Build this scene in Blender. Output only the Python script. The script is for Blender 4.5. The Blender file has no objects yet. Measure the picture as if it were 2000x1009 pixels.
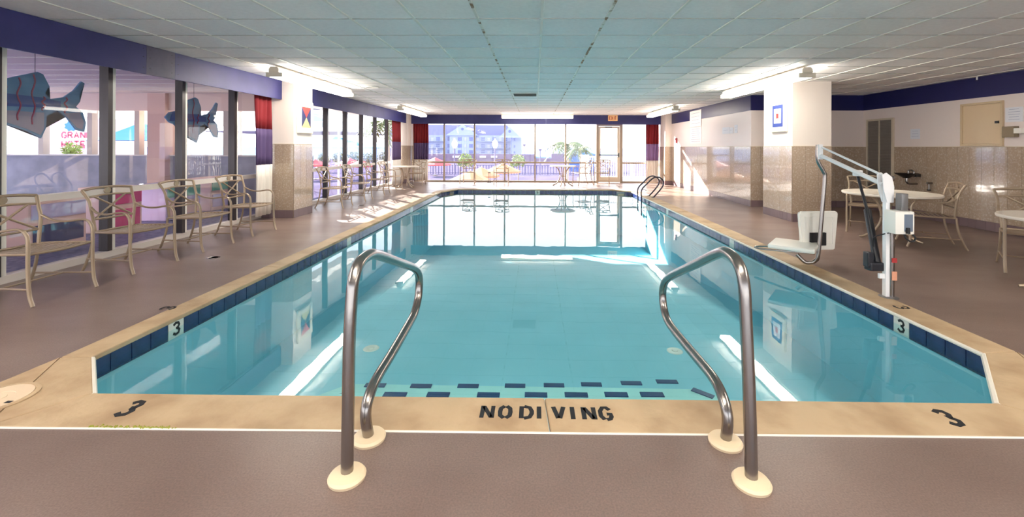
import bpy, bmesh, math, random
from mathutils import Vector, Matrix
random.seed(7)
PI = math.pi
S = bpy.context.scene
COL = S.collection

# ---------------------------------------------------------------- camera
F, CX, CY, YAW, ROLL, H = 850.0, 1029.2, 287.4, 0.0191, 0.0044, 1.344
cam_d = bpy.data.cameras.new('camera'); cam = bpy.data.objects.new('camera', cam_d); COL.objects.link(cam)
cam_d.sensor_width = 36.0; cam_d.sensor_fit = 'HORIZONTAL'; cam_d.lens = F / 2000 * 36.0
cam_d.shift_x = (1000 - CX) / 2000; cam_d.shift_y = -(504.5 - CY) / 2000
cam_d.clip_start = 0.05; cam_d.clip_end = 3000
cam.matrix_world = Matrix.Translation((0, 0, H)) @ Matrix.Rotation(YAW, 4, 'Z') @ Matrix.Rotation(PI / 2, 4, 'X') @ Matrix.Rotation(ROLL, 4, 'Z')
S.camera = cam

# ---------------------------------------------------------------- world, sun, exposure
w = bpy.data.worlds.new('sky'); S.world = w; w.use_nodes = True
nt = w.node_tree; nt.nodes.clear()
out = nt.nodes.new('ShaderNodeOutputWorld'); bg = nt.nodes.new('ShaderNodeBackground')
tc = nt.nodes.new('ShaderNodeTexCoord'); sep = nt.nodes.new('ShaderNodeSeparateXYZ'); rp = nt.nodes.new('ShaderNodeValToRGB')
nt.links.new(tc.outputs['Generated'], sep.inputs[0]); nt.links.new(sep.outputs['Z'], rp.inputs[0])
rp.color_ramp.elements[0].position = 0.0; rp.color_ramp.elements[0].color = (1.0, 1.0, 1.0, 1)
rp.color_ramp.elements[1].position = 0.7; rp.color_ramp.elements[1].color = (0.55, 0.72, 1.0, 1)
nt.links.new(rp.outputs[0], bg.inputs['Color']); nt.links.new(bg.outputs[0], out.inputs[0])
bg.inputs['Strength'].default_value = 1.2
sun_d = bpy.data.lights.new('sun', 'SUN'); sun_d.energy = 14.0; sun_d.angle = math.radians(0.6); sun_d.color = (1.0, 0.93, 0.84)
sun = bpy.data.objects.new('sun', sun_d); COL.objects.link(sun); sun.location = (-20, 30, 15)
sun.rotation_euler = Vector((1.0, -1.15, -0.604)).to_track_quat('-Z', 'Y').to_euler()
LAMP = 9.5            # strength of the fluorescent diffusers
S.view_settings.view_transform = 'Standard'; S.view_settings.look = 'None'
S.view_settings.exposure = 1.85; S.view_settings.gamma = 1.0; S.view_settings.use_curve_mapping = False
try:
    S.cycles.caustics_reflective = False; S.cycles.caustics_refractive = False
    S.cycles.max_bounces = 10; S.cycles.diffuse_bounces = 5; S.cycles.transparent_max_bounces = 16
    S.cycles.sample_clamp_indirect = 6.0
except Exception: pass

# ---------------------------------------------------------------- helpers
def at(px, py, Z=0.0):
    "point on the level Z under the photo pixel (2000 x 1009)"
    A = (px - CX) / F; B = -(py - CY) / F
    a = math.cos(ROLL) * A - math.sin(ROLL) * B; b = math.sin(ROLL) * A + math.cos(ROLL) * B
    t = (Z - H) / b
    return Vector((t * (a * math.cos(YAW) - math.sin(YAW)), t * (a * math.sin(YAW) + math.cos(YAW)), Z))
def onx(px, py, X):
    A = (px - CX) / F; B = -(py - CY) / F
    a = math.cos(ROLL) * A - math.sin(ROLL) * B; b = math.sin(ROLL) * A + math.cos(ROLL) * B
    dx = a * math.cos(YAW) - math.sin(YAW); dy = a * math.sin(YAW) + math.cos(YAW); t = X / dx
    return Vector((X, t * dy, H + t * b))
def ony(px, py, Y):
    A = (px - CX) / F; B = -(py - CY) / F
    a = math.cos(ROLL) * A - math.sin(ROLL) * B; b = math.sin(ROLL) * A + math.cos(ROLL) * B
    dx = a * math.cos(YAW) - math.sin(YAW); dy = a * math.sin(YAW) + math.cos(YAW); t = Y / dy
    return Vector((t * dx, Y, H + t * b))
def rgb(r, g, b):
    f = lambda v: (v / 255 / 12.92) if v / 255 <= 0.04045 else ((v / 255 + 0.055) / 1.055) ** 2.4
    return (f(r), f(g), f(b), 1)
MATS = {}
def mat(name, col, rough=0.5, metal=0.0, col2=None, scale=8.0, bump=0.0, bscale=None, emit=0.0, stretch=(1, 1, 1), spec=0.5, detail=4.0, lo=0.35, hi=0.65, obrand=None, coat=0.0, world=False):
    if name in MATS: return MATS[name]
    m = bpy.data.materials.new(name); m.use_nodes = True; MATS[name] = m
    n = m.node_tree.nodes; l = m.node_tree.links; b = n['Principled BSDF']
    b.inputs['Base Color'].default_value = col; b.inputs['Roughness'].default_value = rough
    b.inputs['Metallic'].default_value = metal; b.inputs['Specular IOR Level'].default_value = spec
    b.inputs['Coat Weight'].default_value = coat
    if emit:
        b.inputs['Emission Color'].default_value = col; b.inputs['Emission Strength'].default_value = emit
    t = n.new('ShaderNodeTexCoord'); mp = n.new('ShaderNodeMapping'); mp.inputs['Scale'].default_value = stretch
    l.new(n.new('ShaderNodeNewGeometry').outputs['Position'] if world else t.outputs['Object'], mp.inputs[0])
    src = None
    if col2 is not None:
        nz = n.new('ShaderNodeTexNoise'); nz.inputs['Scale'].default_value = scale; nz.inputs['Detail'].default_value = detail
        l.new(mp.outputs[0], nz.inputs['Vector'])
        r = n.new('ShaderNodeValToRGB'); r.color_ramp.elements[0].position = lo; r.color_ramp.elements[1].position = hi
        r.color_ramp.elements[0].color = col; r.color_ramp.elements[1].color = col2
        l.new(nz.outputs['Fac'], r.inputs[0]); src = r.outputs[0]
    if obrand is not None:
        oi = n.new('ShaderNodeObjectInfo'); r2 = n.new('ShaderNodeValToRGB'); r2.color_ramp.interpolation = 'LINEAR'
        els = r2.color_ramp.elements
        for i, c in enumerate(obrand):
            if i < 2: els[i].position = i / (len(obrand) - 1) if len(obrand) > 1 else 0; els[i].color = c
            else: e = els.new(i / (len(obrand) - 1)); e.color = c
        els[0].position = 0.0
        l.new(oi.outputs['Random'], r2.inputs[0])
        if True:
            mx = n.new('ShaderNodeMix'); mx.data_type = 'RGBA'; mx.blend_type = 'MULTIPLY'; mx.inputs[0].default_value = 1.0
            mx.inputs[6].default_value = col
            if src is not None: l.new(src, mx.inputs[6])
            l.new(r2.outputs[0], mx.inputs[7]); src = mx.outputs[2]
    if src is not None: l.new(src, b.inputs['Base Color'])
    if bump:
        nb = n.new('ShaderNodeTexNoise'); nb.inputs['Scale'].default_value = bscale or scale; nb.inputs['Detail'].default_value = 3
        l.new(mp.outputs[0], nb.inputs['Vector'])
        bp = n.new('ShaderNodeBump'); bp.inputs['Strength'].default_value = bump; bp.inputs['Distance'].default_value = 0.01
        l.new(nb.outputs['Fac'], bp.inputs['Height']); l.new(bp.outputs[0], b.inputs['Normal'])
    return m
def BM(): return bmesh.new()
def obj(name, bm, m, parent=None, smooth=False, label=None, cat=None, group=None, kind=None, loc=None, rz=0):
    bmesh.ops.recalc_face_normals(bm, faces=bm.faces)
    me = bpy.data.meshes.new(name); bm.to_mesh(me); bm.free()
    if isinstance(m, (list, tuple)):
        for q in m: me.materials.append(q)
    elif m: me.materials.append(m)
    if smooth:
        me.polygons.foreach_set('use_smooth', [True] * len(me.polygons))
        try: me.set_sharp_from_angle(angle=math.radians(38))
        except Exception: pass
    return link(name, me, parent, label, cat, group, kind, loc, rz)
def link(name, me, parent=None, label=None, cat=None, group=None, kind=None, loc=None, rz=0):
    o = bpy.data.objects.new(name, me); COL.objects.link(o)
    if parent: o.parent = parent
    if loc is not None: o.location = loc
    if rz: o.rotation_euler = (0, 0, rz)
    return tag(o, label, cat, group, kind)
def tag(o, label=None, cat=None, group=None, kind=None):
    for k, v in (('label', label), ('category', cat), ('group', group), ('kind', kind)):
        if v: o[k] = v
    return o
def thing(name, label, cat, loc=(0, 0, 0), rz=0, group=None, kind=None):
    return link(name, None, None, label, cat, group, kind, loc, rz)
def copy_tree(o, parent=None, label=None, loc=None, rz=None, group=None):
    c = o.copy(); COL.objects.link(c)
    if parent: c.parent = parent
    if label: c['label'] = label
    if group: c['group'] = group
    if loc is not None: c.location = loc
    if rz is not None: c.rotation_euler = (0, 0, rz)
    for ch in list(o.children): copy_tree(ch, c)
    return c
KIDS = {}
def box(bm, x0, x1, y0, y1, z0, z1, mi=0, M=None):
    vs = [bm.verts.new(Vector(p) if M is None else M @ Vector(p)) for p in ((x0, y0, z0), (x1, y0, z0), (x1, y1, z0), (x0, y1, z0), (x0, y0, z1), (x1, y0, z1), (x1, y1, z1), (x0, y1, z1))]
    fs = []
    for f in ((0, 3, 2, 1), (4, 5, 6, 7), (0, 1, 5, 4), (1, 2, 6, 5), (2, 3, 7, 6), (3, 0, 4, 7)):
        q = bm.faces.new([vs[i] for i in f]); q.material_index = mi; fs.append(q)
    return vs, fs
def bbox(x0, x1, y0, y1, z0, z1, bev=0.0, seg=2):
    bm = BM(); box(bm, x0, x1, y0, y1, z0, z1)
    if bev: bmesh.ops.bevel(bm, geom=bm.edges[:], offset=bev, segments=seg, affect='EDGES', profile=0.6)
    return bm
def catmull(pts, k=5):
    P = [Vector(p) for p in pts]; out = []
    for i in range(len(P) - 1):
        p0 = P[i - 1] if i else P[0] * 2 - P[1]; p1 = P[i]; p2 = P[i + 1]; p3 = P[i + 2] if i + 2 < len(P) else P[-1] * 2 - P[-2]
        for j in range(k):
            t = j / k
            out.append(0.5 * ((2 * p1) + (p2 - p0) * t + (2 * p0 - 5 * p1 + 4 * p2 - p3) * t * t + (3 * p1 - 3 * p2 + p3 - p0) * t ** 3))
    out.append(P[-1]); return out
def tube(bm, pts, r, n=8, k=0, flat=1.0, mi=0):
    P = catmull(pts, k) if k else [Vector(p) for p in pts]
    N = len(P); rs = r if isinstance(r, (list, tuple)) else None
    up = None; rings = []
    for i in range(N):
        t = (P[min(i + 1, N - 1)] - P[max(i - 1, 0)]).normalized()
        if up is None:
            up = Vector((0, 0, 1)) if abs(t.z) < 0.9 else Vector((0, 1, 0))
        s = t.cross(up).normalized(); up = s.cross(t).normalized()
        rr = (rs[0] + (rs[-1] - rs[0]) * i / (N - 1)) if rs else r
        rings.append([bm.verts.new(P[i] + s * (math.cos(a) * rr) + up * (math.sin(a) * rr * flat)) for a in [2 * PI * j / n for j in range(n)]])
    for i in range(N - 1):
        for j in range(n):
            f = bm.faces.new((rings[i][j], rings[i][(j + 1) % n], rings[i + 1][(j + 1) % n], rings[i + 1][j])); f.material_index = mi
    f = bm.faces.new(rings[0][::-1]); f.material_index = mi; f = bm.faces.new(rings[-1]); f.material_index = mi
def lathe(bm, prof, c=(0, 0, 0), n=24, mi=0):
    rings = []
    for r, z in prof:
        if r < 1e-5: rings.append([bm.verts.new((c[0], c[1], c[2] + z))])
        else: rings.append([bm.verts.new((c[0] + r * math.cos(2 * PI * j / n), c[1] + r * math.sin(2 * PI * j / n), c[2] + z)) for j in range(n)])
    for a, b in zip(rings, rings[1:]):
        for j in range(n):
            if len(a) == 1 and len(b) == 1: continue
            if len(a) == 1: vs = (a[0], b[(j + 1) % n], b[j])
            elif len(b) == 1: vs = (a[j], a[(j + 1) % n], b[0])
            else: vs = (a[j], a[(j + 1) % n], b[(j + 1) % n], b[j])
            f = bm.faces.new(vs); f.material_index = mi
    if len(rings[0]) > 1: bm.faces.new(rings[0][::-1])
    if len(rings[-1]) > 1: bm.faces.new(rings[-1])
def prism(bm, poly, z0, z1, M=None, mi=0):
    "poly: list of (x,y); extruded z0..z1, optional matrix"
    T = M or Matrix.Identity(4)
    a = [bm.verts.new(T @ Vector((x, y, z0))) for x, y in poly]; b = [bm.verts.new(T @ Vector((x, y, z1))) for x, y in poly]
    n = len(poly)
    f = bm.faces.new(a[::-1]); f.material_index = mi; f = bm.faces.new(b); f.material_index = mi
    for i in range(n):
        f = bm.faces.new((a[i], a[(i + 1) % n], b[(i + 1) % n], b[i])); f.material_index = mi
# plane matrices: local x,y drawn in the plane, local z = outward
def M_on(origin, xdir, ydir):
    x = Vector(xdir).normalized(); y = Vector(ydir).normalized(); z = x.cross(y)
    m = Matrix((x, y, z)).transposed().to_4x4(); m.translation = Vector(origin); return m

# stencil lettering, strokes in a 1 x 1 cell
GL = {
 'N': [[(0, 0), (0, 1)], [(0.1, 0.95), (0.9, 0.05)], [(1, 0), (1, 1)]],
 'O': [[(0.4, 1), (0.05, 0.8), (0, 0.5), (0.05, 0.2), (0.4, 0)], [(0.6, 1), (0.95, 0.8), (1, 0.5), (0.95, 0.2), (0.6, 0)]],
 'D': [[(0, 0), (0, 1)], [(0.25, 1), (0.8, 0.9), (1, 0.6), (1, 0.4), (0.8, 0.1), (0.25, 0)]],
 'I': [[(0.5, 0), (0.5, 1)]],
 'V': [[(0, 1), (0.42, 0.05)], [(1, 1), (0.58, 0.05)]],
 'G': [[(0.95, 0.8), (0.65, 1), (0.3, 1), (0.02, 0.7), (0, 0.3), (0.3, 0)], [(0.5, 0), (0.85, 0.05), (1, 0.25), (1, 0.45), (0.6, 0.45)]],
 '3': [[(0.05, 0.85), (0.4, 1.0), (0.8, 0.95), (0.95, 0.75), (0.75, 0.55), (0.45, 0.52)], [(0.7, 0.48), (1.0, 0.3), (0.85, 0.06), (0.4, -0.02), (0.0, 0.15)]],
 '5': [[(0.9, 1), (0.15, 1), (0.1, 0.55)], [(0.1, 0.55), (0.6, 0.62), (0.95, 0.4), (0.9, 0.12), (0.5, 0), (0.05, 0.1)]],
 'E': [[(0, 0), (0, 1)], [(0, 1), (0.9, 1)], [(0, 0.5), (0.75, 0.5)], [(0, 0), (0.9, 0)]],
 'X': [[(0, 0), (1, 1)], [(0, 1), (1, 0)]],
 'T': [[(0.5, 0), (0.5, 1)], [(0, 1), (1, 1)]],
 'R': [[(0, 0), (0, 1)], [(0, 1), (0.7, 1), (0.95, 0.78), (0.7, 0.52), (0, 0.5)], [(0.5, 0.5), (1, 0)]],
 'A': [[(0, 0), (0.5, 1), (1, 0)], [(0.2, 0.35), (0.8, 0.35)]],
 'H': [[(0, 0), (0, 1)], [(1, 0), (1, 1)], [(0, 0.5), (1, 0.5)]],
 'L': [[(0, 0), (0, 1)], [(0, 0), (0.9, 0)]],
}
def glyph(bm, ch, M, x, y, w, h, sw, th=0.0015):
    for st in GL[ch]:
        P = [Vector((x + a * w, y + b * h)) for a, b in st]
        L = []; R = []
        for i, p in enumerate(P):
            d = (P[min(i + 1, len(P) - 1)] - P[max(i - 1, 0)]).normalized(); n = Vector((-d.y, d.x)) * sw / 2
            L.append(p + n); R.append(p - n)
        for i in range(len(P) - 1):
            prism(bm, [tuple(L[i]), tuple(R[i]), tuple(R[i + 1]), tuple(L[i + 1])], 0, th, M)

# ---------------------------------------------------------------- materials
M_deck = mat('deck_coating', rgb(112, 92, 84), 0.36, col2=rgb(134, 114, 106), scale=1.3, spec=0.75, detail=5, lo=0.3, hi=0.72)
def deck_tweak():
    n = M_deck.node_tree.nodes; l = M_deck.node_tree.links; b = n['Principled BSDF']
    t = n.new('ShaderNodeTexCoord'); mp = n.new('ShaderNodeMapping'); mp.inputs['Scale'].default_value = (0.7, 2.0, 1)
    nz = n.new('ShaderNodeTexNoise'); nz.inputs['Scale'].default_value = 1.4; nz.inputs['Detail'].default_value = 3
    mr = n.new('ShaderNodeMapRange'); mr.inputs[1].default_value = 0.2; mr.inputs[2].default_value = 0.8; mr.inputs[3].default_value = 0.285; mr.inputs[4].default_value = 0.40
    l.new(t.outputs['Object'], mp.inputs[0]); l.new(mp.outputs[0], nz.inputs['Vector']); l.new(nz.outputs['Fac'], mr.inputs[0]); l.new(mr.outputs[0], b.inputs['Roughness'])
    # fine mineral speckle and low swells that break up the sheen
    fs = n.new('ShaderNodeTexNoise'); fs.inputs['Scale'].default_value = 130; fs.inputs['Detail'].default_value = 2; l.new(t.outputs['Object'], fs.inputs['Vector'])
    fr = n.new('ShaderNodeMapRange'); fr.inputs[1].default_value = 0.3; fr.inputs[2].default_value = 0.7; fr.inputs[3].default_value = 0.80; fr.inputs[4].default_value = 1.16; l.new(fs.outputs['Fac'], fr.inputs[0])
    src = b.inputs['Base Color'].links[0].from_socket; mx = n.new('ShaderNodeVectorMath'); mx.operation = 'SCALE'; l.new(src, mx.inputs[0]); l.new(fr.outputs[0], mx.inputs['Scale']); l.new(mx.outputs[0], b.inputs['Base Color'])
    sw = n.new('ShaderNodeTexNoise'); sw.inputs['Scale'].default_value = 5.0; sw.inputs['Detail'].default_value = 3; l.new(mp.outputs[0], sw.inputs['Vector'])
    b1 = n.new('ShaderNodeBump'); b1.inputs['Strength'].default_value = 0.12; b1.inputs['Distance'].default_value = 0.01; l.new(sw.outputs['Fac'], b1.inputs['Height'])
    b2 = n.new('ShaderNodeBump'); b2.inputs['Strength'].default_value = 0.04; b2.inputs['Distance'].default_value = 0.001; l.new(fs.outputs['Fac'], b2.inputs['Height']); l.new(b1.outputs[0], b2.inputs['Normal']); l.new(b2.outputs[0], b.inputs['Normal'])
deck_tweak()
M_cope = mat('coping_concrete', rgb(192, 166, 132), 0.6, col2=rgb(154, 124, 92), scale=3.2, bump=0.25, bscale=30, detail=9, lo=0.42, hi=0.78)
M_copejoint = mat('white_caulk', rgb(235, 228, 215), 0.5)
M_navy = mat('navy_glazed_tile', rgb(32, 42, 84), 0.15, col2=rgb(42, 56, 104), scale=18, coat=0.3)
M_stepnavy = mat('navy_step_tile', rgb(24, 52, 100), 0.4)
M_white_tile = mat('white_glazed_tile', rgb(225, 222, 212), 0.2)
M_black = mat('black_paint', rgb(22, 22, 26), 0.6)
M_plaster = mat('pool_plaster', rgb(152, 210, 224), 0.7, col2=rgb(144, 204, 218), scale=1.5, spec=0.2)
M_walltop = mat('cream_wall_paint', rgb(232, 222, 214), 0.45, bump=0.05, bscale=60)
M_wallright = mat('pink_white_wall_paint', rgb(226, 214, 210), 0.35, bump=0.05, bscale=60)
M_wains = mat('speckled_terrazzo_tile', rgb(170, 150, 130), 0.14, col2=rgb(198, 182, 166), scale=38, detail=2, lo=0.5, hi=0.72, obrand=[(0.96, 0.96, 0.96, 1), (1, 1, 1, 1)], coat=0.6, world=True)
M_grout = mat('grout', rgb(150, 134, 116), 0.8)
M_baset = mat('plum_base_tile', rgb(122, 102, 106), 0.25, obrand=[(0.85, 0.85, 0.85, 1), (1, 1, 1, 1)])
M_baseb = mat('dark_base', rgb(80, 66, 70), 0.5)
M_cap = mat('wainscot_cap', rgb(206, 190, 160), 0.4)
M_blue = mat('blue_painted_board', rgb(32, 34, 94), 0.5, col2=rgb(42, 42, 104), scale=3, bump=0.05, bscale=20)
M_greyboard = mat('grey_violet_board', rgb(68, 64, 92), 0.5, col2=rgb(62, 58, 86), scale=12)
M_bandblue = mat('navy_band_paint', rgb(24, 25, 84), 0.35)
M_ceil = mat('ceiling_slab', rgb(210, 208, 202), 0.9)
M_tile = mat('ceiling_tile', rgb(240, 238, 238), 0.85, col2=rgb(246, 244, 244), scale=26, bump=0.15, bscale=90,
             obrand=[(0.91, 0.92, 0.93, 1), (0.98, 0.96, 0.96, 1), (1.0, 0.98, 0.97, 1), (0.92, 0.92, 0.90, 1), (1.0, 0.98, 0.96, 1)], world=True)
M_grid = mat('white_t_bar', rgb(226, 224, 216), 0.5)
M_rust = mat('rusty_t_bar', rgb(222, 220, 212), 0.6, col2=rgb(130, 96, 60), scale=5.5, detail=2, lo=0.52, hi=0.58)
M_alu = mat('champagne_aluminium', rgb(166, 146, 124), 0.32, metal=0.35, bump=0.03, bscale=40)
M_steel = mat('brushed_steel', rgb(150, 144, 140), 0.24, metal=1.0)
M_darksteel = mat('dark_ladder_steel', rgb(70, 72, 84), 0.25, metal=0.9)
M_flange = mat('cream_flange', rgb(228, 206, 172), 0.4)
M_mull = mat('bronze_mullion', rgb(62, 56, 58), 0.35, metal=0.3)
M_mullw = mat('pale_frame', rgb(214, 206, 200), 0.4)
M_frametan = mat('tan_frame', rgb(152, 136, 118), 0.4)
M_red = mat('red_cloth', rgb(124, 16, 28), 0.8, bump=0.1, bscale=200)
M_purple = mat('purple_cloth', rgb(84, 66, 108), 0.8, bump=0.1, bscale=200)
M_purpleb = mat('lilac_cloth', rgb(140, 110, 158), 0.8)
M_whitecloth = mat('white_cloth', rgb(232, 226, 218), 0.85)
M_white = mat('white_plastic', rgb(236, 234, 226), 0.3)
M_liftwhite = mat('white_powdercoat', rgb(238, 238, 240), 0.28)
M_blackp = mat('black_plastic', rgb(24, 26, 34), 0.35)
M_grey = mat('grey_metal', rgb(120, 118, 118), 0.35, metal=0.5)
M_dgrey = mat('dark_grey_louver', rgb(140, 132, 126), 0.5)
M_tan = mat('tan_panel', rgb(206, 184, 150), 0.35)
M_paper = mat('paper_white', rgb(222, 224, 232), 0.6)
M_paperink = mat('ink_grey', rgb(150, 158, 186), 0.6)
M_lamp = mat('lit_diffuser', (1.0, 0.93, 0.82, 1), 0.5, emit=LAMP)
M_lampf = mat('dim_lit_diffuser', (1.0, 0.93, 0.82, 1), 0.5, emit=LAMP * 0.42)
M_hous = mat('lamp_housing', rgb(206, 198, 182), 0.5)

def schlick(n, l, f0, bump=None):
    g = n.new('ShaderNodeNewGeometry'); d = n.new('ShaderNodeVectorMath'); d.operation = 'DOT_PRODUCT'
    l.new(g.outputs['Incoming'], d.inputs[0]); l.new(bump if bump is not None else g.outputs['Normal'], d.inputs[1])
    def mth(op, a, b=None):
        m = n.new('ShaderNodeMath'); m.operation = op
        for i, v in enumerate((a, b)):
            if v is None: continue
            if isinstance(v, (int, float)): m.inputs[i].default_value = v
            else: l.new(v, m.inputs[i])
        return m.outputs[0]
    c = mth('ABSOLUTE', d.outputs['Value']); p = mth('POWER', mth('SUBTRACT', 1.0, c), 5.0)
    return mth('ADD', mth('MULTIPLY', p, 1 - f0), f0)
def glass_mat(name, tint, haze, hazecol):
    m = bpy.data.materials.new(name); m.use_nodes = True; n = m.node_tree.nodes; l = m.node_tree.links; n.clear()
    o = n.new('ShaderNodeOutputMaterial'); fr = schlick(n, l, 0.03)
    tr = n.new('ShaderNodeBsdfTransparent'); tr.inputs[0].default_value = tint
    tl = n.new('ShaderNodeBsdfTranslucent'); tl.inputs[0].default_value = hazecol
    gl = n.new('ShaderNodeBsdfGlossy'); gl.inputs['Roughness'].default_value = 0.0
    a = n.new('ShaderNodeMixShader'); a.inputs[0].default_value = haze; b = n.new('ShaderNodeMixShader')
    l.new(tr.outputs[0], a.inputs[1]); l.new(tl.outputs[0], a.inputs[2])
    l.new(fr, b.inputs[0]); l.new(a.outputs[0], b.inputs[1]); l.new(gl.outputs[0], b.inputs[2]); l.new(b.outputs[0], o.inputs[0])
    MATS[name] = m; return m
M_glass = glass_mat('dusty_window_glass', (0.95, 0.95, 0.95, 1), 0.006, (0.9, 0.9, 0.92, 1))
def water_mat():
    m = bpy.data.materials.new('pool_water'); m.use_nodes = True; n = m.node_tree.nodes; l = m.node_tree.links; n.clear()
    o = n.new('ShaderNodeOutputMaterial'); fr = schlick(n, l, 0.035)
    tr = n.new('ShaderNodeBsdfTransparent'); tr.inputs[0].default_value = (0.80, 0.965, 0.985, 1)
    gl = n.new('ShaderNodeBsdfGlossy'); gl.inputs['Roughness'].default_value = 0.0
    mx = n.new('ShaderNodeMixShader')
    t = n.new('ShaderNodeTexCoord'); nz = n.new('ShaderNodeTexNoise'); nz.inputs['Scale'].default_value = 2.6; nz.inputs['Detail'].default_value = 2
    mp = n.new('ShaderNodeMapping'); mp.inputs['Scale'].default_value = (1, 0.8, 1)
    bp = n.new('ShaderNodeBump'); bp.inputs['Strength'].default_value = 0.035; bp.inputs['Distance'].default_value = 0.02
    l.new(t.outputs['Object'], mp.inputs[0]); l.new(mp.outputs[0], nz.inputs['Vector']); l.new(nz.outputs['Fac'], bp.inputs['Height'])
    l.new(bp.outputs[0], gl.inputs['Normal'])
    l.new(fr, mx.inputs[0]); l.new(tr.outputs[0], mx.inputs[1]); l.new(gl.outputs[0], mx.inputs[2]); l.new(mx.outputs[0], o.inputs[0])
    return m
M_water = water_mat()

# ---------------------------------------------------------------- main levels
CZ = 2.566          # ceiling
WL = -5.19          # left window plane
FY = 16.75          # far window plane
BACK = -3.2
WZ = 1.39           # wainscot top
BZ = 0.15           # base tile height
RX = 7.5            # wall of the right bay
RWX, RWY = 4.96, 10.1
VB = 2.215          # underside of the valances

INNER = [(-2.39, 2.315), (2.453, 2.350), (2.96, 2.92), (2.95, 13.40), (2.446, 13.90), (-2.44, 13.80), (-2.80, 13.0), (-2.807, 2.71)]
OUTER = [(-3.04, 2.02), (3.06, 2.085), (3.17, 2.90), (3.27, 13.55), (2.62, 14.2), (-2.60, 14.1), (-3.03, 13.2), (-3.0, 2.70)]
OUTER[2] = (3.20, 2.95)

# ---------------------------------------------------------------- floor deck with the pool opening
bm = BM()
def loop(bm, pts, z=0.0):
    vs = [bm.verts.new((x, y, z)) for x, y in pts]
    return [bm.edges.new((vs[i], vs[(i + 1) % len(vs)])) for i in range(len(vs))]
e = loop(bm, [(-5.3, BACK), (RX + 0.1, BACK), (RX + 0.1, FY + 0.1), (-5.3, FY + 0.1)]) + loop(bm, [(x, y) for x, y in OUTER])
bmesh.ops.triangle_fill(bm, edges=e, use_beauty=True)
ext = bmesh.ops.extrude_face_region(bm, geom=bm.faces[:])
for v in [g for g in ext['geom'] if isinstance(g, bmesh.types.BMVert)]: v.co.z -= 0.12
floor = obj('floor', bm, M_deck, kind='structure', label='mauve brown coated pool deck with wet sheen')

# ---------------------------------------------------------------- pool
WATER_Z = -0.092; TILE_B = -0.165
pool = thing('swimming_pool', 'long indoor pool of still turquoise water with navy waterline tiles', 'pool')
def offs(poly, d):
    n = len(poly); res = []
    for i in range(n):
        p = Vector(poly[i]); a = (p - Vector(poly[i - 1])).normalized(); b = (Vector(poly[(i + 1) % n]) - p).normalized()
        na = Vector((a.y, -a.x)); nb = Vector((b.y, -b.x)); m = (na + nb).normalized(); res.append(p + m * d / max(0.3, m.dot(na)))
    return [tuple(p) for p in res]
WALLP = offs(INNER, 0.03)      # pool wall set back under the coping nose
# basin
bm = BM()
top = [bm.verts.new((x, y, -0.035)) for x, y in WALLP]
def fz(y): return -0.85 if y < 6 else -0.85 - min(1, (y - 6) / 5) * 0.55
for i in range(8):
    j = (i + 1) % 8
    (x0, y0), (x1, y1) = WALLP[i], WALLP[j]
    q = [bm.verts.new((x0, y0, -0.03)), bm.verts.new((x1, y1, -0.03)), bm.verts.new((x1, y1, -1.5)), bm.verts.new((x0, y0, -1.5))]
    bm.faces.new(q)
for v in top: bm.verts.remove(v)
ys = [2.2, 6, 11, 14.1]
for a, b in zip(ys, ys[1:]):
    bm.faces.new([bm.verts.new(p) for p in ((-3, a, fz(a)), (3.15, a, fz(a)), (3.15, b, fz(b)), (-3, b, fz(b)))])
obj('pool_basin', bm, M_plaster, pool)
# steps at the shallow end with navy marker tiles
e1l, e1r = at(640, 775, -0.22), at(1400, 780, -0.22)
e2l, e2r = at(690, 757, -0.42), at(1345, 752, -0.42)
def step_poly(l, r, dep):
    return [(l.x - 0.30, 2.30), (r.x + 0.30, 2.30), (r.x, r.y), (l.x, l.y)]
M_step = mat('step_plaster', rgb(176, 222, 220), 0.7, spec=0.2)
p1y, p2y = 2.33 + 0.36, 2.33 + 0.70
r1 = at(1010, 779, -0.22); r2 = at(1010, 760, -0.42)
for k, (yy, zz, xl, xr) in enumerate(((r1.y + 0.05, -0.22, at(650, 775, -0.22).x, at(1350, 775, -0.22).x), (r2.y + 0.06, -0.42, at(675, 755, -0.42).x, at(1345, 750, -0.42).x))):
    bm = BM(); prism(bm, [(xl - 0.3, 2.30), (xr + 0.45, 2.30), (xr + 0.32, yy - 0.22), (xr + 0.05, yy), (xl, yy), (xl - 0.2, yy - 0.2)], -0.84, zz)
    bmesh.ops.bevel(bm, geom=[q for q in bm.edges if all(v.co.z > zz - 0.01 for v in q.verts)], offset=0.02, segments=2, affect='EDGES')
    obj('step', bm, M_step, pool, smooth=True)
def mark(px0, px1, py, z, ang=0):
    a = at(px0, py, z); b = at(px1, py, z); c = (a + b) / 2; L = (b - a).length
    bm = BM(); box(bm, -L / 2, L / 2, -0.024, 0.024, 0, 0.006)
    obj('step_tile', bm, M_stepnavy, pool, loc=(c.x, c.y, z), rz=ang)
for a, b, y in ((713, 753, 752.5), (802, 843, 754), (894, 935, 754), (986, 1026, 753.5), (1062, 1102, 752.5), (1135, 1175, 751), (1213, 1253, 748.5), (1282, 1323, 745.5)):
    mark(a, b, y, -0.42)
for a, b, y in ((749, 794, 771), (834, 878, 771), (932, 976, 771.5), (1025, 1069, 771.5), (1103, 1148, 771.5), (1181, 1226, 771), (1251, 1296, 771)):
    mark(a, b, y, -0.22)
mark(1352, 1393, 768, -0.42, -0.72); mark(655, 672, 773, -0.42, 0.6)
# floor inlets
for px, py in ((725, 680), (1318, 685)):
    bm = BM(); p = at(px, py, -0.85); lathe(bm, [(0.0, 0.012), (0.03, 0.012), (0.032, 0.006), (0.075, 0.006), (0.085, 0.0)], (p.x, p.y, -0.85), 20)
    obj('floor_inlet', bm, M_white_tile, pool)
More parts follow.
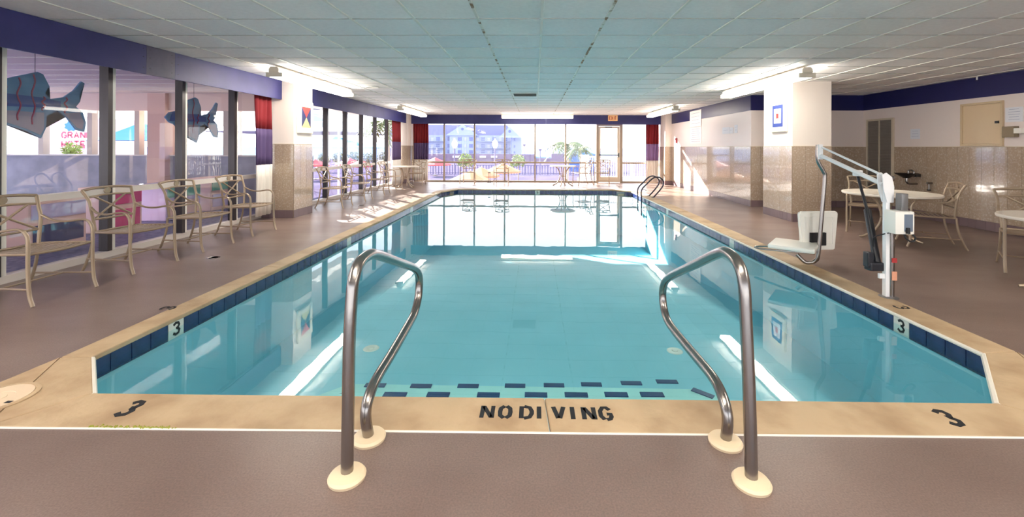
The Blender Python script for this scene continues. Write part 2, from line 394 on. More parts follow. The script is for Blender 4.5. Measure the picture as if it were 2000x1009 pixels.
# skimmer mouths at the deep end, each with a painted orange glow
for px in (883, 1210):
    p = ony(px, 378, 13.8); bm = BM()
    Mx = M_on((p.x, 13.42 if px < 1000 else 13.6, -0.06), (1, 0, 0), (0, 0, 1))
    prism(bm, [(-0.13, -0.1), (0.13, -0.1), (0.13, 0.02), (-0.13, 0.02)], -0.02, 0.01, Mx)
    obj('skimmer_mouth', bm, M_grey, pool)
    bm = BM(); prism(bm, [(-0.09, -0.085), (0.09, -0.085), (0.09, -0.035), (-0.09, -0.035)], 0.01, 0.03, Mx); obj('painted_glow', bm, mat('painted_glow_orange', rgb(250, 190, 130), 0.4), pool)  # warm glow at the waterline, put into the colour of a small plate
# waterline tiles
def run_tiles(p, q, skip=()):
    p = Vector(p); q = Vector(q); d = q - p; L = d.length; n = max(1, round(L / 0.152)); u = d.normalized(); ww = L / n
    ang = math.atan2(u.y, u.x)
    bm = BM(); box(bm, -ww / 2 + 0.003, ww / 2 - 0.003, -0.006, 0.012, TILE_B, -0.033)
    me = bpy.data.meshes.new('waterline_tile'); bm.to_mesh(me); bm.free(); me.materials.append(M_navy)
    me2 = me.copy(); me2.materials[0] = M_white_tile
    for i in range(n):
        c = p + u * ww * (i + 0.5); isw = any(abs(c.y - s) < 0.076 and abs(u.y) > 0.9 or (abs(u.x) > 0.9 and abs(c.x - s) < 0.076) for s in skip)
        link('waterline_tile', me2 if isw else me, pool, loc=(c.x, c.y, 0), rz=ang)
        if isw: WHITES.append((c, u))
WHITES = []
W = WALLP
run_tiles(W[1], W[2]); run_tiles(W[2], W[3], (3.62, 6.6, 9.9)); run_tiles(W[3], W[4]); run_tiles(W[4], W[5], (0.05,)); run_tiles(W[5], W[6]); run_tiles(W[6], W[7], (3.43, 6.6, 9.9)); run_tiles(W[7], W[0])
bm = BM()
for c, u in WHITES:
    nrm = Vector((-u.y, u.x, 0))
    if abs(u.y) > 0.9 and c.y < 4:
        Mx = M_on(Vector((c.x, c.y, -0.14)) + nrm * 0.0125, (-u.x, -u.y, 0), (0, 0, 1)); 
        glyph(bm, '3', Mx, -0.03, 0.0, 0.06, 0.09, 0.02)
    if abs(u.x) > 0.9:
        Mx = M_on(Vector((c.x, c.y, -0.13)) + nrm * 0.0125, (-u.x, -u.y, 0), (0, 0, 1)); glyph(bm, '5', Mx, -0.03, 0.0, 0.06, 0.08, 0.016)
obj('depth_digit', bm, M_black, pool)
# coping: sections with recessed joints
def lerp(a, b, t): return (a[0] + (b[0] - a[0]) * t, a[1] + (b[1] - a[1]) * t)
def cope(i0, i1, o0, o1):
    "one coping section between inner edge i0-i1 and outer edge o0-o1"
    bm = BM()
    prism(bm, [i0, i1, o1, o0], -0.033, 0.004)
    return obj('coping_section', bm, M_cope, pool, smooth=False)
def cope_bevel(o):
    m = o.modifiers.new('b', 'BEVEL'); m.width = 0.008; m.segments = 2
g = 0.002
def side(iA, iB, oA, oB, cuts):
    ts = [0] + cuts + [1]
    for a, b in zip(ts, ts[1:]):
        Li = math.dist(iA, iB); e = g / Li
        cope_bevel(cope(lerp(iA, iB, a + e), lerp(iA, iB, b - e), lerp(oA, oB, a + e), lerp(oA, oB, b - e)))
I, O = INNER, OUTER
side(I[0], I[1], (-2.62, 2.025), (2.72, 2.082), [0.505])
cope_bevel(cope(I[0], I[7], (-2.62, 2.025), O[7])); 
bm = BM(); prism(bm, [(-2.623, 2.025), (-3.04, 2.02), (-3.001, 2.695)], -0.033, 0.004); obj('coping_section', bm, M_cope, pool)
cope_bevel(cope(I[1], I[2], (2.722, 2.082), O[2]))
bm = BM(); prism(bm, [(2.726, 2.082), (3.06, 2.086), (3.197, 2.94)], -0.033, 0.004); obj('coping_section', bm, M_cope, pool)
side(I[2], I[3], O[2], O[3], [0.2, 0.4, 0.6, 0.8]); side(I[3], I[4], O[3], O[4], []); side(I[4], I[5], O[4], O[5], [0.33, 0.66]); side(I[5], I[6], O[5], O[6], []); side(I[6], I[7], O[6], O[7], [0.2, 0.4, 0.6, 0.8])
# white nose line of the coping
def nose(pts, r, name='coping_nose'):
    bm = BM(); tube(bm, [(x, y, -0.014) for x, y in pts], r, 8); obj(name, bm, M_copejoint, pool, smooth=True)
nose([I[0], I[7]], 0.017); nose([I[1], I[2]], 0.019); nose([I[2], I[3]], 0.014); nose([I[0], I[1]], 0.008)
bm = BM(); tube(bm, [(x, y, 0.0) for x, y in ((-3.04, 2.018), (-2.6, 2.02), (-1.0, 2.04), (0.4, 2.052), (1.8, 2.068), (3.06, 2.082))], 0.0055, 6); obj('caulk_line', bm, M_copejoint, pool)
bm = BM(); rg = random.Random(3)
for i in range(90):
    x = -2.12 + rg.random() * 0.42; y = 2.03 + abs(rg.gauss(0, 0.007)); r_ = rg.uniform(0.003, 0.008); lathe(bm, [(r_, 0.003), (r_ * 0.6, 0.007), (0, 0.0085)], (x, y, 0), 5)
obj('moss', bm, mat('moss_green', rgb(150, 150, 60), 0.9), pool, kind='stuff')
# water
bm = BM(); bm.faces.new([bm.verts.new((x, y, WATER_Z)) for x, y in offs(INNER, 0.028)])
obj('water', bm, M_water, pool)
# painted lettering on the coping
def paint(txt):
    for ch, Mx, x, y, ww, hh, sw in txt:
        bm = BM(); glyph(bm, ch, Mx, x, y, ww, hh, sw, 0.001); obj('painted_letter' if ch != '3' else 'painted_digit', bm, M_black, pool)
Mz = Matrix.Translation((0, 0, 0.0045))
paint([('N', Mz, -0.262, 2.152, 0.052, 0.098, 0.021), ('O', Mz, -0.172, 2.152, 0.052, 0.098, 0.023), ('D', Mz, -0.064, 2.152, 0.052, 0.098, 0.023), ('I', Mz, -0.001, 2.152, 0.052, 0.098, 0.023),
       ('V', Mz, 0.098, 2.152, 0.052, 0.098, 0.023), ('I', Mz, 0.168, 2.152, 0.052, 0.098, 0.023), ('N', Mz, 0.250, 2.152, 0.052, 0.098, 0.023), ('G', Mz, 0.334, 2.152, 0.052, 0.098, 0.023)])
paint([('3', Matrix.Translation((-2.09, 2.125, 0.0045)), 0, 0, 0.06, 0.115, 0.028)])
paint([('3', Matrix.Translation((2.035, 2.155, 0.0045)), 0, 0, 0.06, 0.115, 0.028)])
q = at(348, 603); paint([('3', Matrix.Translation((q.x - 0.04, q.y - 0.03, 0.0045)) @ Matrix.Rotation(PI / 2, 4, 'Z'), 0, 0, 0.07, 0.1, 0.02)])
q = at(1748, 600); paint([('3', Matrix.Translation((q.x + 0.0, q.y + 0.03, 0.0045)) @ Matrix.Rotation(-PI / 2, 4, 'Z'), 0, 0, 0.07, 0.1, 0.02)])
# skimmer lid
p = Vector((-2.83, 2.245, 0.0))
sk = thing('skimmer_lid', 'round cream skimmer cover set in the coping corner beside the left 3', 'cover', (p.x, p.y, 0.004))
bm = BM(); lathe(bm, [(0.155, 0.0), (0.155, 0.006), (0.145, 0.009), (0.137, 0.009), (0.135, 0.004)], n=40); obj('rim', bm, M_cope, sk, smooth=True)
bm = BM(); lathe(bm, [(0.0, 0.008), (0.03, 0.008), (0.032, 0.006), (0.06, 0.006), (0.062, 0.008), (0.13, 0.008), (0.132, 0.001)], n=40); obj('lid', bm, mat('lid_cream', rgb(222, 198, 168), 0.5), sk, smooth=True)
bm = BM(); box(bm, 0.09, 0.12, -0.05, -0.03, 0.0081, 0.0095); box(bm, -0.12, -0.09, -0.01, 0.01, 0.0081, 0.0095); obj('lift_slot', bm, M_black, sk)
for k, (px, py, lb) in enumerate(((417, 503, 'round chrome floor drain in front of the third chair by the windows'), (705, 401, 'small round floor drain in the deck near the far chairs'))):
    p = at(px, py); d = thing('floor_drain', lb, 'drain', (p.x, p.y, 0.0), group='floor drains')
    bm = BM(); lathe(bm, [(0.07, 0.0), (0.07, 0.003), (0.055, 0.004), (0.05, 0.001)], n=24); obj('rim', bm, M_steel, d)
    bm = BM(); lathe(bm, [(0.0, 0.002), (0.05, 0.002)], n=24); obj('grate', bm, M_grey, d)

# ---------------------------------------------------------------- ceiling
ceiling = obj('ceiling', bbox(-5.35, RX + 0.15, BACK - 0.1, FY + 0.15, CZ + 0.06, CZ + 0.16), M_ceil, kind='structure', label='suspended ceiling of two foot tiles')
X0, Y0, T = 0.057, 4.146, 0.61
cols = list(range(-9, 13)); rows = list(range(-13, 21))
bm = BM(); box(bm, -T / 2 + 0.011, T / 2 - 0.011, -T / 2 + 0.005, T / 2 - 0.005, CZ + 0.003, CZ + 0.018)
bmesh.ops.bevel(bm, geom=[q for q in bm.edges if all(v.co.z < CZ + 0.01 for v in q.verts)], offset=0.003, segments=1, affect='EDGES')
tme = bpy.data.meshes.new('ceiling_tile'); bm.to_mesh(tme); tme.materials.append(M_tile); bm.free()
cells = []
VENT = (-1, 9)
for c in cols:
    for r in rows:
        cx = X0 + T * (c + 0.5); cy = Y0 + T * (r + 0.5)
        if not (-5.2 < cx < RX + 0.3 and BACK - 0.2 < cy < FY): continue
        if cx > RWX + 0.1 and cy > RWY + 0.2: continue
        vis = cy > 3.4 and abs(cx) < cy * 1.25
        cells.append((-(1.0 / cy ** 2) if vis else 1, cx, cy, c, r))
cells.sort()
bm = BM()
for k, (_, cx, cy, c, r) in enumerate(cells):
    x0, x1 = max(cx - T / 2, -5.3), min(cx + T / 2, RX)
    if k < 300 and cx + T / 2 < RX: link('ceiling_tile', tme, ceiling, loc=(cx, cy, random.uniform(0, 0.0015)))
    else: box(bm, x0 + 0.01, x1 - 0.01, cy - T / 2 + 0.004, cy + T / 2 - 0.004, CZ + 0.003, CZ + 0.018)
obj('ceiling_tile', bm, M_tile, ceiling, kind='stuff', label='remaining ceiling tiles')
bm = BM()
for r in rows + [21]:
    y = Y0 + T * r
    if y < FY - 0.05:
        box(bm, -5.3, RX if y < RWY else RWX, y - 0.004, y + 0.004, CZ - 0.001, CZ + 0.02)
obj('cross_bar', bm, mat('thin_grid_bar', rgb(170, 170, 166), 0.6), ceiling)
for c in cols + [13]:
    x = X0 + T * c
    if x < -5.25 or x > RX: continue
    bm = BM(); box(bm, x - 0.012, x + 0.012, BACK, FY if x < RWX else RWY, CZ - 0.004, CZ + 0.02)
    obj('main_bar', bm, M_rust if c in (-1, 1) else M_grid, ceiling)
# vent
v = thing('ceiling_vent', 'rectangular grey air vent in the ceiling above the pool', 'vent', (-0.24, 10.07, CZ))
bm = BM()
for a in ((-0.29, 0.29, -0.27, -0.24), (-0.29, 0.29, 0.24, 0.27), (-0.29, -0.26, -0.24, 0.24), (0.26, 0.29, -0.24, 0.24)): box(bm, a[0], a[1], a[2], a[3], -0.012, -0.001)
obj('frame', bm, M_grid, v)
bm = BM(); box(bm, -0.26, 0.26, -0.24, 0.24, -0.003, -0.001); obj('backing', bm, M_grey, v)
for i in range(12):
    bm = BM(); Mx = Matrix.Translation((0, -0.22 + i * 0.04, -0.012)) @ Matrix.Rotation(0.6, 4, 'X'); box(bm, -0.26, 0.26, -0.015, 0.015, -0.001, 0.001, M=Mx); obj('slat', bm, M_dgrey, v)
v = thing('ceiling_speaker', 'round white recessed ceiling speaker near the left column', 'speaker', (-3.33, 8.83, CZ))
bm = BM(); lathe(bm, [(0.13, -0.001), (0.13, -0.010), (0.115, -0.016), (0.105, -0.010)], n=28); obj('rim', bm, M_white, v, smooth=True)
bm = BM(); lathe(bm, [(0, -0.006), (0.107, -0.006)], n=28); obj('grille', bm, M_grid, v)
for lb, (px, py, zz) in (('white sprinkler head hanging from the ceiling near the right bay wall', (1908, 157, 2.5)), ('white sprinkler head under the far left lamp', (806, 225, 2.5))):
    p = at(px, py, zz); s = thing('sprinkler_head', lb, 'sprinkler', (p.x, p.y, CZ), group='ceiling sprinklers')
    bm = BM(); lathe(bm, [(0.04, -0.001), (0.04, -0.006), (0.012, -0.01), (0.012, -0.055), (0.0, -0.055)], n=16); obj('body', bm, M_white, s)
    bm = BM(); lathe(bm, [(0.0, -0.068), (0.028, -0.066), (0.028, -0.063), (0.0, -0.06)], n=16); obj('deflector', bm, M_steel, s)

# fluorescent fixtures
def lamp(label, x, y, L, along='y'):
    t = thing('fluorescent_lamp', label, 'lamp', (x, y, 0), 0 if along == 'y' else PI / 2, group='ceiling lamps')
    h = L / 2
    bm = BM(); prism(bm, [(-0.075, CZ - 0.115), (0.075, CZ - 0.115), (0.075, CZ - 0.055), (0.05, CZ - 0.025), (-0.05, CZ - 0.025), (-0.075, CZ - 0.055)], -h, h, Matrix(((1, 0, 0, 0), (0, 0, 1, 0), (0, 1, 0, 0), (0, 0, 0, 1))))
    obj('housing', bm, M_hous, t)
    for s in (-1, 1):
        bm = BM(); a = -h + 0.03 if s < 0 else 0.01; b = -0.01 if s < 0 else h - 0.03
        prism(bm, [(-0.118, CZ - 0.13), (-0.09, CZ - 0.175), (0.09, CZ - 0.175), (0.118, CZ - 0.13), (0.09, CZ - 0.095), (-0.09, CZ - 0.095)], a, b, Matrix(((1, 0, 0, 0), (0, 0, 1, 0), (0, 1, 0, 0), (0, 0, 0, 1))))
        obj('diffuser', bm, M_lampf if y > 11 else M_lamp, t)
        bm = BM(); e0 = s * (h - 0.03); box(bm, -0.118, 0.118, min(e0, e0 + s * 0.03), max(e0, e0 + s * 0.03), CZ - 0.178, CZ - 0.11); obj('end_cap', bm, M_hous, t)
    for yy in (-h * 0.6, h * 0.6):
        bm = BM(); box(bm, -0.02, 0.02, yy - 0.02, yy + 0.02, CZ - 0.03, CZ + 0.001); obj('hanger', bm, M_hous, t)
    return t
lamp('long lit ceiling lamp beside the near left column', -3.94, 7.78, 2.62)
lamp('small lit ceiling lamp in the far left corner', -3.92, 13.85, 2.7)
lamp('long lit ceiling lamp in front of the right column', 4.0, 7.85, 2.75)
lamp('small lit ceiling lamp in the far right corner', 3.95, 13.7, 2.8)
lamp('lit ceiling lamp running across in front of the far windows', 0.07, 15.75, 2.6, 'x')
lamp('added unseen fill lamp behind the photographer, left front', -3.94, 1.3, 2.6); lamp('added unseen fill lamp behind the photographer, right front', 4.0, 1.3, 2.6)  # unseen lamps added as interior fill
lamp('added unseen crosswise fill lamp behind the photographer', 0.0, 0.9, 2.6, 'x')  # added out of view to light the near deck and ceiling

# ---------------------------------------------------------------- walls
def tiles_on(parent, p, q, nrm, z0, z1, tw, thk, m, name, rows=1, cap=300):
    "grid of separate tiles on the vertical face p->q, nrm = outward normal"
    p = Vector((p[0], p[1], 0)); q = Vector((q[0], q[1], 0)); d = q - p; L = d.length; u = d.normalized(); n = max(1, round(L / tw)); ww = L / n
    hh = (z1 - z0) / rows; nv = Vector((nrm[0], nrm[1], 0))
    Mx = M_on((0, 0, 0), u, (0, 0, 1))
    if Mx.to_3x3().col[2].dot(nv) < 0: Mx = M_on((0, 0, 0), -u, (0, 0, 1))
    bm = BM(); box(bm, -ww / 2 + 0.0015, ww / 2 - 0.0015, -hh / 2 + 0.0015, hh / 2 - 0.0015, -0.002, thk, M=Mx)
    me = bpy.data.meshes.new(name); bm.to_mesh(me); bm.free(); me.materials.append(m)
    for i in range(n):
        for r in range(rows):
            c = p + u * ww * (i + 0.5) + nv * 0.001; link(name, me, parent, loc=(c.x, c.y, z0 + hh * (r + 0.5)))
def faced_wall(name, p, q, nrm, body, mtop, dense=True, label=None):
    o = obj(name, body, mtop, kind='structure', label=label)
    return o
def wainscot(parent, p, q, nrm, base=True, tw=0.207):
    tiles_on(parent, p, q, nrm, BZ, WZ - 0.008, tw, 0.008, M_wains, 'wall_tile', 6)
    tiles_on(parent, p, q, nrm, 0.0, BZ, 0.15, 0.011, M_baset, 'base_tile', 1)
    P = Vector((p[0], p[1], 0)); Q = Vector((q[0], q[1], 0)); nv = Vector((nrm[0], nrm[1], 0)) * 0.004
    bm = BM(); prism(bm, [(P.x, P.y), (Q.x, Q.y), ((Q + nv).x, (Q + nv).y), ((P + nv).x, (P + nv).y)], 0.0, WZ - 0.009); obj('tile_mortar', bm, M_grout, parent)
    nv = Vector((nrm[0], nrm[1], 0)) * 0.013
    bm = BM(); prism(bm, [(P.x, P.y), (Q.x, Q.y), ((Q + nv).x, (Q + nv).y), ((P + nv).x, (P + nv).y)], WZ - 0.008, WZ); obj('tile_cap', bm, M_cap, parent)
def band(parent, p, q, nrm, m=None, z0=VB, z1=CZ - 0.002, t=0.012):
    P = Vector((p[0], p[1], 0)); Q = Vector((q[0], q[1], 0)); nv = Vector((nrm[0], nrm[1], 0)) * t
    bm = BM(); prism(bm, [(P.x, P.y), (Q.x, Q.y), ((Q + nv).x, (Q + nv).y), ((P + nv).x, (P + nv).y)], z0, z1); obj('painted_band', bm, m or M_bandblue, parent)
# right wall beside the pool (x = 4.96), y 10.1 .. 16.8
wr = obj('wall_right', bbox(RWX, RWX + 0.14, RWY + 0.0, FY + 0.1, -0.01, CZ + 0.06), M_wallright, kind='structure')
wainscot(wr, (RWX, RWY), (RWX, 15.9), (-1, 0)); band(wr, (RWX, RWY), (RWX, 15.9), (-1, 0))
# wall facing the camera in the right bay (y = 10.1)
wb = obj('wall_back_right', bbox(RWX + 0.14, RX + 0.14, RWY, RWY + 0.14, -0.01, CZ + 0.06), M_wallright, kind='structure')
wainscot(wb, (RWX, RWY), (RX, RWY), (0, -1)); band(wb, (RWX, RWY), (RX, RWY), (0, -1))
# right bay wall (x = 7.5)
wf = obj('wall_far_right', bbox(RX, RX + 0.14, BACK, RWY, -0.01, CZ + 0.06), M_wallright, kind='structure')
wainscot(wf, (RX, 4.2), (RX, RWY), (-1, 0)); band(wf, (RX, BACK), (RX, RWY), (-1, 0))
bm = BM(); box(bm, RX - 0.01, RX, BACK, 4.2, BZ, WZ); obj('wall_tile', bm, M_wains, wf, kind='stuff')
# wall behind the camera; unseen windows and pale ground added to brighten the ceiling
wk = obj('wall_rear', bbox(WL, RX, BACK - 0.14, BACK, 2.3, CZ + 0.06), M_walltop, kind='structure')
for k in range(8):
    a = WL + (RX - WL) * k / 8; b = WL + (RX - WL) * (k + 1) / 8
    o = obj('window_%d' % (40 + k), bbox(a, b, BACK - 0.1, BACK, 0.0, 0.07), M_mullw, kind='structure')  # added unseen window, lets fill daylight in
    bm = BM(); box(bm, a - 0.03, a + 0.03, BACK - 0.1, BACK + 0.02, 0.07, 2.3); obj('mullion', bm, M_mull, o)
    bm = BM(); box(bm, a + 0.03, b - 0.03, BACK - 0.06, BACK - 0.056, 0.07, 2.3); obj('glass_pane', bm, M_glass, o)
obj('ground_rear_added', bbox(-14.2, 14, BACK - 12, BACK - 0.15, -0.2, -0.1), mat('added_pale_ground', rgb(214, 208, 200), 0.8), kind='structure')  # added pale ground, bounces skylight up to the ceiling
# columns
def column(name, x0, x1, y0, y1, faces, label, m=None, bands=()):
    o = obj(name, bbox(x0, x1, y0, y1, -0.01, CZ + 0.06), m or M_walltop, kind='structure', label=label)
    for f in faces:
        if f == 's': wainscot(o, (x0, y0), (x1, y0), (0, -1))
        if f == 'e': wainscot(o, (x1, y0), (x1, y1), (1, 0))
        if f == 'w': wainscot(o, (x0, y0), (x0, y1), (-1, 0))
    return o
colL = column('column_near_left', -5.12, -4.52, 8.06, 8.73, 'se', 'square column between the left windows')
colR = column('column_near_right', 4.707, 5.409, 8.06, 9.06, 'sw', 'square column at the right bay')
colFL = column('column_far_left', WL, -4.72, 15.95, FY, 'se', 'corner column far left')
colFR = column('column_far_right', 4.72, RWX + 0.14, 15.9, FY, 'sw', 'corner column far right')

# ---------------------------------------------------------------- left window wall
def pane(bmf, parent): return obj('glass_pane', bmf, M_glass, parent)
Lm = [5.155 + 1.097 * k for k in range(-8, 11)]   # mullion positions
wi = 0
lo_y = BACK
bays = list(zip(Lm, Lm[1:]))
for k, (a, b) in enumerate(bays):
    if b > 15.95 + 0.3: b = 15.95
    if a >= 15.9: continue
    wi += 1
    o = obj('window_%d' % wi, bbox(WL - 0.05, WL + 0.06, a, b, 0.0, 0.075), M_mullw, kind='structure')
    bm = BM(); box(bm, WL - 0.03, WL + 0.045, a + 0.03, b - 0.03, 0.755, 0.825); obj('transom', bm, M_mullw, o)
    bm = BM(); box(bm, WL - 0.002, WL + 0.002, a + 0.03, b - 0.03, 0.075, 0.755); pane(bm, o)
    bm = BM(); box(bm, WL - 0.002, WL + 0.002, a + 0.03, b - 0.03, 0.825, CZ - 0.1); pane(bm, o)
    bm = BM(); box(bm, WL - 0.04, WL + 0.07, a - 0.035, a + 0.022, 0.075, CZ); obj('mullion', bm, M_mull, o)
    bm = BM(); box(bm, WL - 0.035, WL + 0.05, a + 0.022, a + 0.078, 0.075, CZ); obj('pale_bead', bm, M_white, o)
hdr = obj('trim_1', bbox(WL - 0.06, WL + 0.1, BACK, 15.95, CZ - 0.12, CZ + 0.05), M_mullw, kind='structure')
# valances
def valance(name, segs, axis, face, th, z0=VB, label=None):
    root = thing(name, label or 'blue boxed window valance', 'valance', kind='structure')
    del root['category']
    for a, b, m in segs:
        bm = BM()
        if axis == 'y': box(bm, face - th, face, a + 0.001, b - 0.001, z0, CZ - 0.001)
        else: box(bm, a + 0.001, b - 0.001, face, face + th, z0, CZ - 0.001)
        obj('valance_board', bm, m, root)
    return root
VX = -4.745
v1 = valance('trim_2', [(BACK, -0.2, M_blue), (-0.2, 2.6, M_blue), (2.6, onx(286, 150, VX).y, M_blue), (onx(286, 150, VX).y, onx(342, 150, VX).y, M_greyboard), (onx(342, 150, VX).y, 8.055, M_blue)], 'y', VX, 0.025)
bm = BM(); ya, yb = onx(286, 150, VX).y, onx(342, 150, VX).y
for yy in (ya - 0.04, ya + 0.05, yb - 0.05, yb + 0.05):
    for zz in (2.29, 2.42, 2.52): box(bm, VX, VX + 0.003, yy - 0.005, yy + 0.005, zz - 0.005, zz + 0.005)
obj('screw', bm, M_blackp, v1)
v2 = valance('trim_3', [(8.735, 12.2, M_blue), (12.2, 15.9, M_blue)], 'y', VX, 0.025)
v3 = valance('trim_4', [(-4.715, -2.1, M_blue), (-2.1, 0.4, M_blue), (0.4, 2.9, M_blue), (2.9, 4.715, M_blue)], 'x', 16.45, 0.025)

# ---------------------------------------------------------------- far window wall
Fm = [ony(x, 300, FY).x for x in (808.8, 867.8, 926.9, 986, 1045, 1104.4, 1166)]
DL, DR = ony(1166, 300, FY).x, ony(1213, 300, FY).x
FRM = M_frametan
def far_bay(a, b):
    global wi
    wi += 1
    o = obj('window_%d' % wi, bbox(a, b, FY - 0.04, FY + 0.06, 0.0, 0.06), FRM, kind='structure')
    bm = BM(); box(bm, a + 0.025, b - 0.025, FY - 0.03, FY + 0.04, 0.725, 0.785); obj('transom', bm, FRM, o)
    bm = BM(); box(bm, a + 0.02, b - 0.02, FY - 0.002, FY + 0.002, 0.06, 0.725); pane(bm, o)
    bm = BM(); box(bm, a + 0.02, b - 0.02, FY - 0.002, FY + 0.002, 0.785, CZ - 0.08); pane(bm, o)
    bm = BM(); box(bm, a - 0.027, a + 0.027, FY - 0.05, FY + 0.06, 0.06, CZ); obj('mullion', bm, FRM, o)
for a, b in zip(Fm, Fm[1:]): far_bay(a, b)
far_bay(DR + 0.02, 4.72)
# door
dr = obj('door_1', bbox(DL - 0.03, DL + 0.05, FY - 0.06, FY + 0.06, 0.0, CZ), FRM, kind='structure', label='glazed exit door with push bar')
bm = BM(); box(bm, DR - 0.05, DR + 0.02, FY - 0.06, FY + 0.06, 0, CZ); box(bm, DL + 0.05, DR - 0.05, FY - 0.06, FY + 0.06, 2.17, 2.24); obj('door_frame', bm, FRM, dr)
bm = BM()
l, r_ = DL + 0.06, DR - 0.06
for a in ((l, l + 0.07, 0.02, 2.16), (r_ - 0.09, r_, 0.02, 2.16), (l + 0.07, r_ - 0.09, 0.02, 0.22), (l + 0.07, r_ - 0.09, 2.08, 2.16)): box(bm, a[0], a[1], FY - 0.03, FY + 0.02, a[2], a[3])
obj('door_leaf', bm, mat('door_paint', rgb(214, 200, 180), 0.4), dr)
bm = BM(); box(bm, l + 0.07, r_ - 0.09, FY - 0.004, FY + 0.0, 0.22, 2.08); obj('glass_pane', bm, M_glass, dr)
bm = BM(); box(bm, l + 0.03, r_ - 0.03, FY - 0.10, FY - 0.06, 1.04, 1.08); box(bm, r_ - 0.08, r_ - 0.02, FY - 0.10, FY - 0.03, 0.98, 1.14); box(bm, l + 0.02, l + 0.06, FY - 0.10, FY - 0.03, 1.02, 1.10); obj('push_bar', bm, M_grey, dr)
bm = BM(); box(bm, l + 0.25, l + 0.5, FY - 0.08, FY - 0.03, 2.1, 2.15); obj('door_closer', bm, M_grey, dr)
obj('trim_5', bbox(-4.72, 4.72, FY - 0.07, FY + 0.08, CZ - 0.1, CZ + 0.05), FRM, kind='structure')

# exit sign
ex = thing('exit_sign', 'small cream EXIT sign on the blue valance above the far door', 'sign', (2.91, 16.448, 2.452))
obj('sign_body', bbox(-0.175, 0.175, -0.07, 0.0, -0.105, 0.105, 0.008), mat('exit_cream', rgb(210, 160, 110), 0.4, emit=0.1), ex)
bm = BM(); Mx = M_on((0, -0.0705, -0.06), (1, 0, 0), (0, 0, 1))
for ch, x in zip('EXIT', (-0.13, -0.06, 0.015, 0.07)): glyph(bm, ch, Mx, x, 0, 0.05, 0.12, 0.02, 0.002)
obj('lettering', bm, mat('exit_red', rgb(150, 30, 16), 0.5), ex)

# curtains
def curtain(label, axis, a, b, c, bands, amp=0.035, folds=5, taper=0.0):
    t = thing('curtain', label, 'curtain', group='striped window curtains')
    n = folds * 10
    for z0, z1, m, nm in bands:
        bm = BM(); R = []
        for j in range(5):
            z = z0 + (z1 - z0) * j / 4; row = []
            for i in range(n + 1):
                s = i / n; wv = math.sin(s * folds * 2 * PI + 0.6 * math.sin(z * 1.7)) * amp * (0.7 + 0.3 * math.sin(s * 9 + 1))
                pos = a + (b - a) * s
                pos += 0.01 * math.sin(z * 2 + s * 5) - taper * (z - 0.0) * (0.5 - s) * 0
                row.append(bm.verts.new((c + wv, pos, z) if axis == 'y' else (pos, c + wv, z)))
            R.append(row)
        for r0, r1 in zip(R, R[1:]):
            for i in range(n): bm.faces.new((r0[i], r0[i + 1], r1[i + 1], r1[i]))
        o = obj(nm, bm, m, t, smooth=True)
        so = o.modifiers.new('thick', 'SOLIDIFY'); so.thickness = 0.003
    return t
Z3 = lambda zt, z1, z2, zb: [(z1, zt, M_red, 'red_panel'), (z2, z1, M_purple, 'purple_panel'), (zb, z2, M_whitecloth, 'white_panel')]
curtain('red purple and white curtain hanging beside the near left column', 'y', 7.52, 8.0, -4.90, Z3(2.5, 1.655, 1.01, 0.10), folds=4, amp=0.04)
curtain('red and purple curtain at the end of the left window row', 'y', 14.9, 15.85, -4.93, Z3(2.5, 1.52, 0.88, 0.005), folds=6)
curtain('red purple and white curtain in the far left corner of the end windows', 'x', -4.66, -4.1, 16.6, Z3(2.5, 1.49, 0.86, 0.05), folds=6)
curtain('red and lilac curtain at the right end of the far windows', 'x', 4.2, 4.68, 16.6, [(1.49, 2.5, M_red, 'red_panel'), (0.86, 1.49, M_purpleb, 'lilac_panel'), (0.05, 0.86, M_whitecloth, 'white_panel')], folds=5)

# ---------------------------------------------------------------- handrails
def handrail(label, X, px, base):
    t = thing('pool_handrail', label, 'handrail', (0, 0, 0), group='handrails at the pool steps')
    pts = [Vector((base[0][0], base[0][1], 0.0))] + [onx(a, b, X) for a, b in px] + [Vector((base[1][0], base[1][1], 0.0))]
    for p in pts: p.x = X
    bm = BM(); tube(bm, pts, 0.0245, 16, 4); obj('rail', bm, M_steel, t, smooth=True)
    for b in base:
        bm = BM(); lathe(bm, [(0.072, 0.001), (0.074, 0.012), (0.066, 0.022), (0.034, 0.028), (0.0255, 0.03)], (b[0], b[1], 0.0), 32); obj('flange', bm, M_flange, t, smooth=True)
handrail('left stainless steel handrail over the pool steps', -0.757, [(682, 677), (687, 580), (691, 545), (701, 515), (718, 499), (736, 497), (776, 511), (806, 522), (816, 532), (819, 550), (817, 580), (809, 612), (797, 635), (763, 694), (738, 735), (722, 770), (714, 810)], ((-0.757, 1.75), (-0.757, 1.985)))
handrail('right stainless steel handrail over the pool steps', 0.872, [(1464, 786), (1457, 623), (1453, 555), (1443, 517), (1424, 495), (1404, 494), (1360, 515), (1312, 538), (1298, 552), (1294, 575), (1298, 608), (1310, 636), (1352, 688), (1389, 732), (1409, 768), (1421, 815)], ((0.872, 1.76), (0.872, 2.0)))

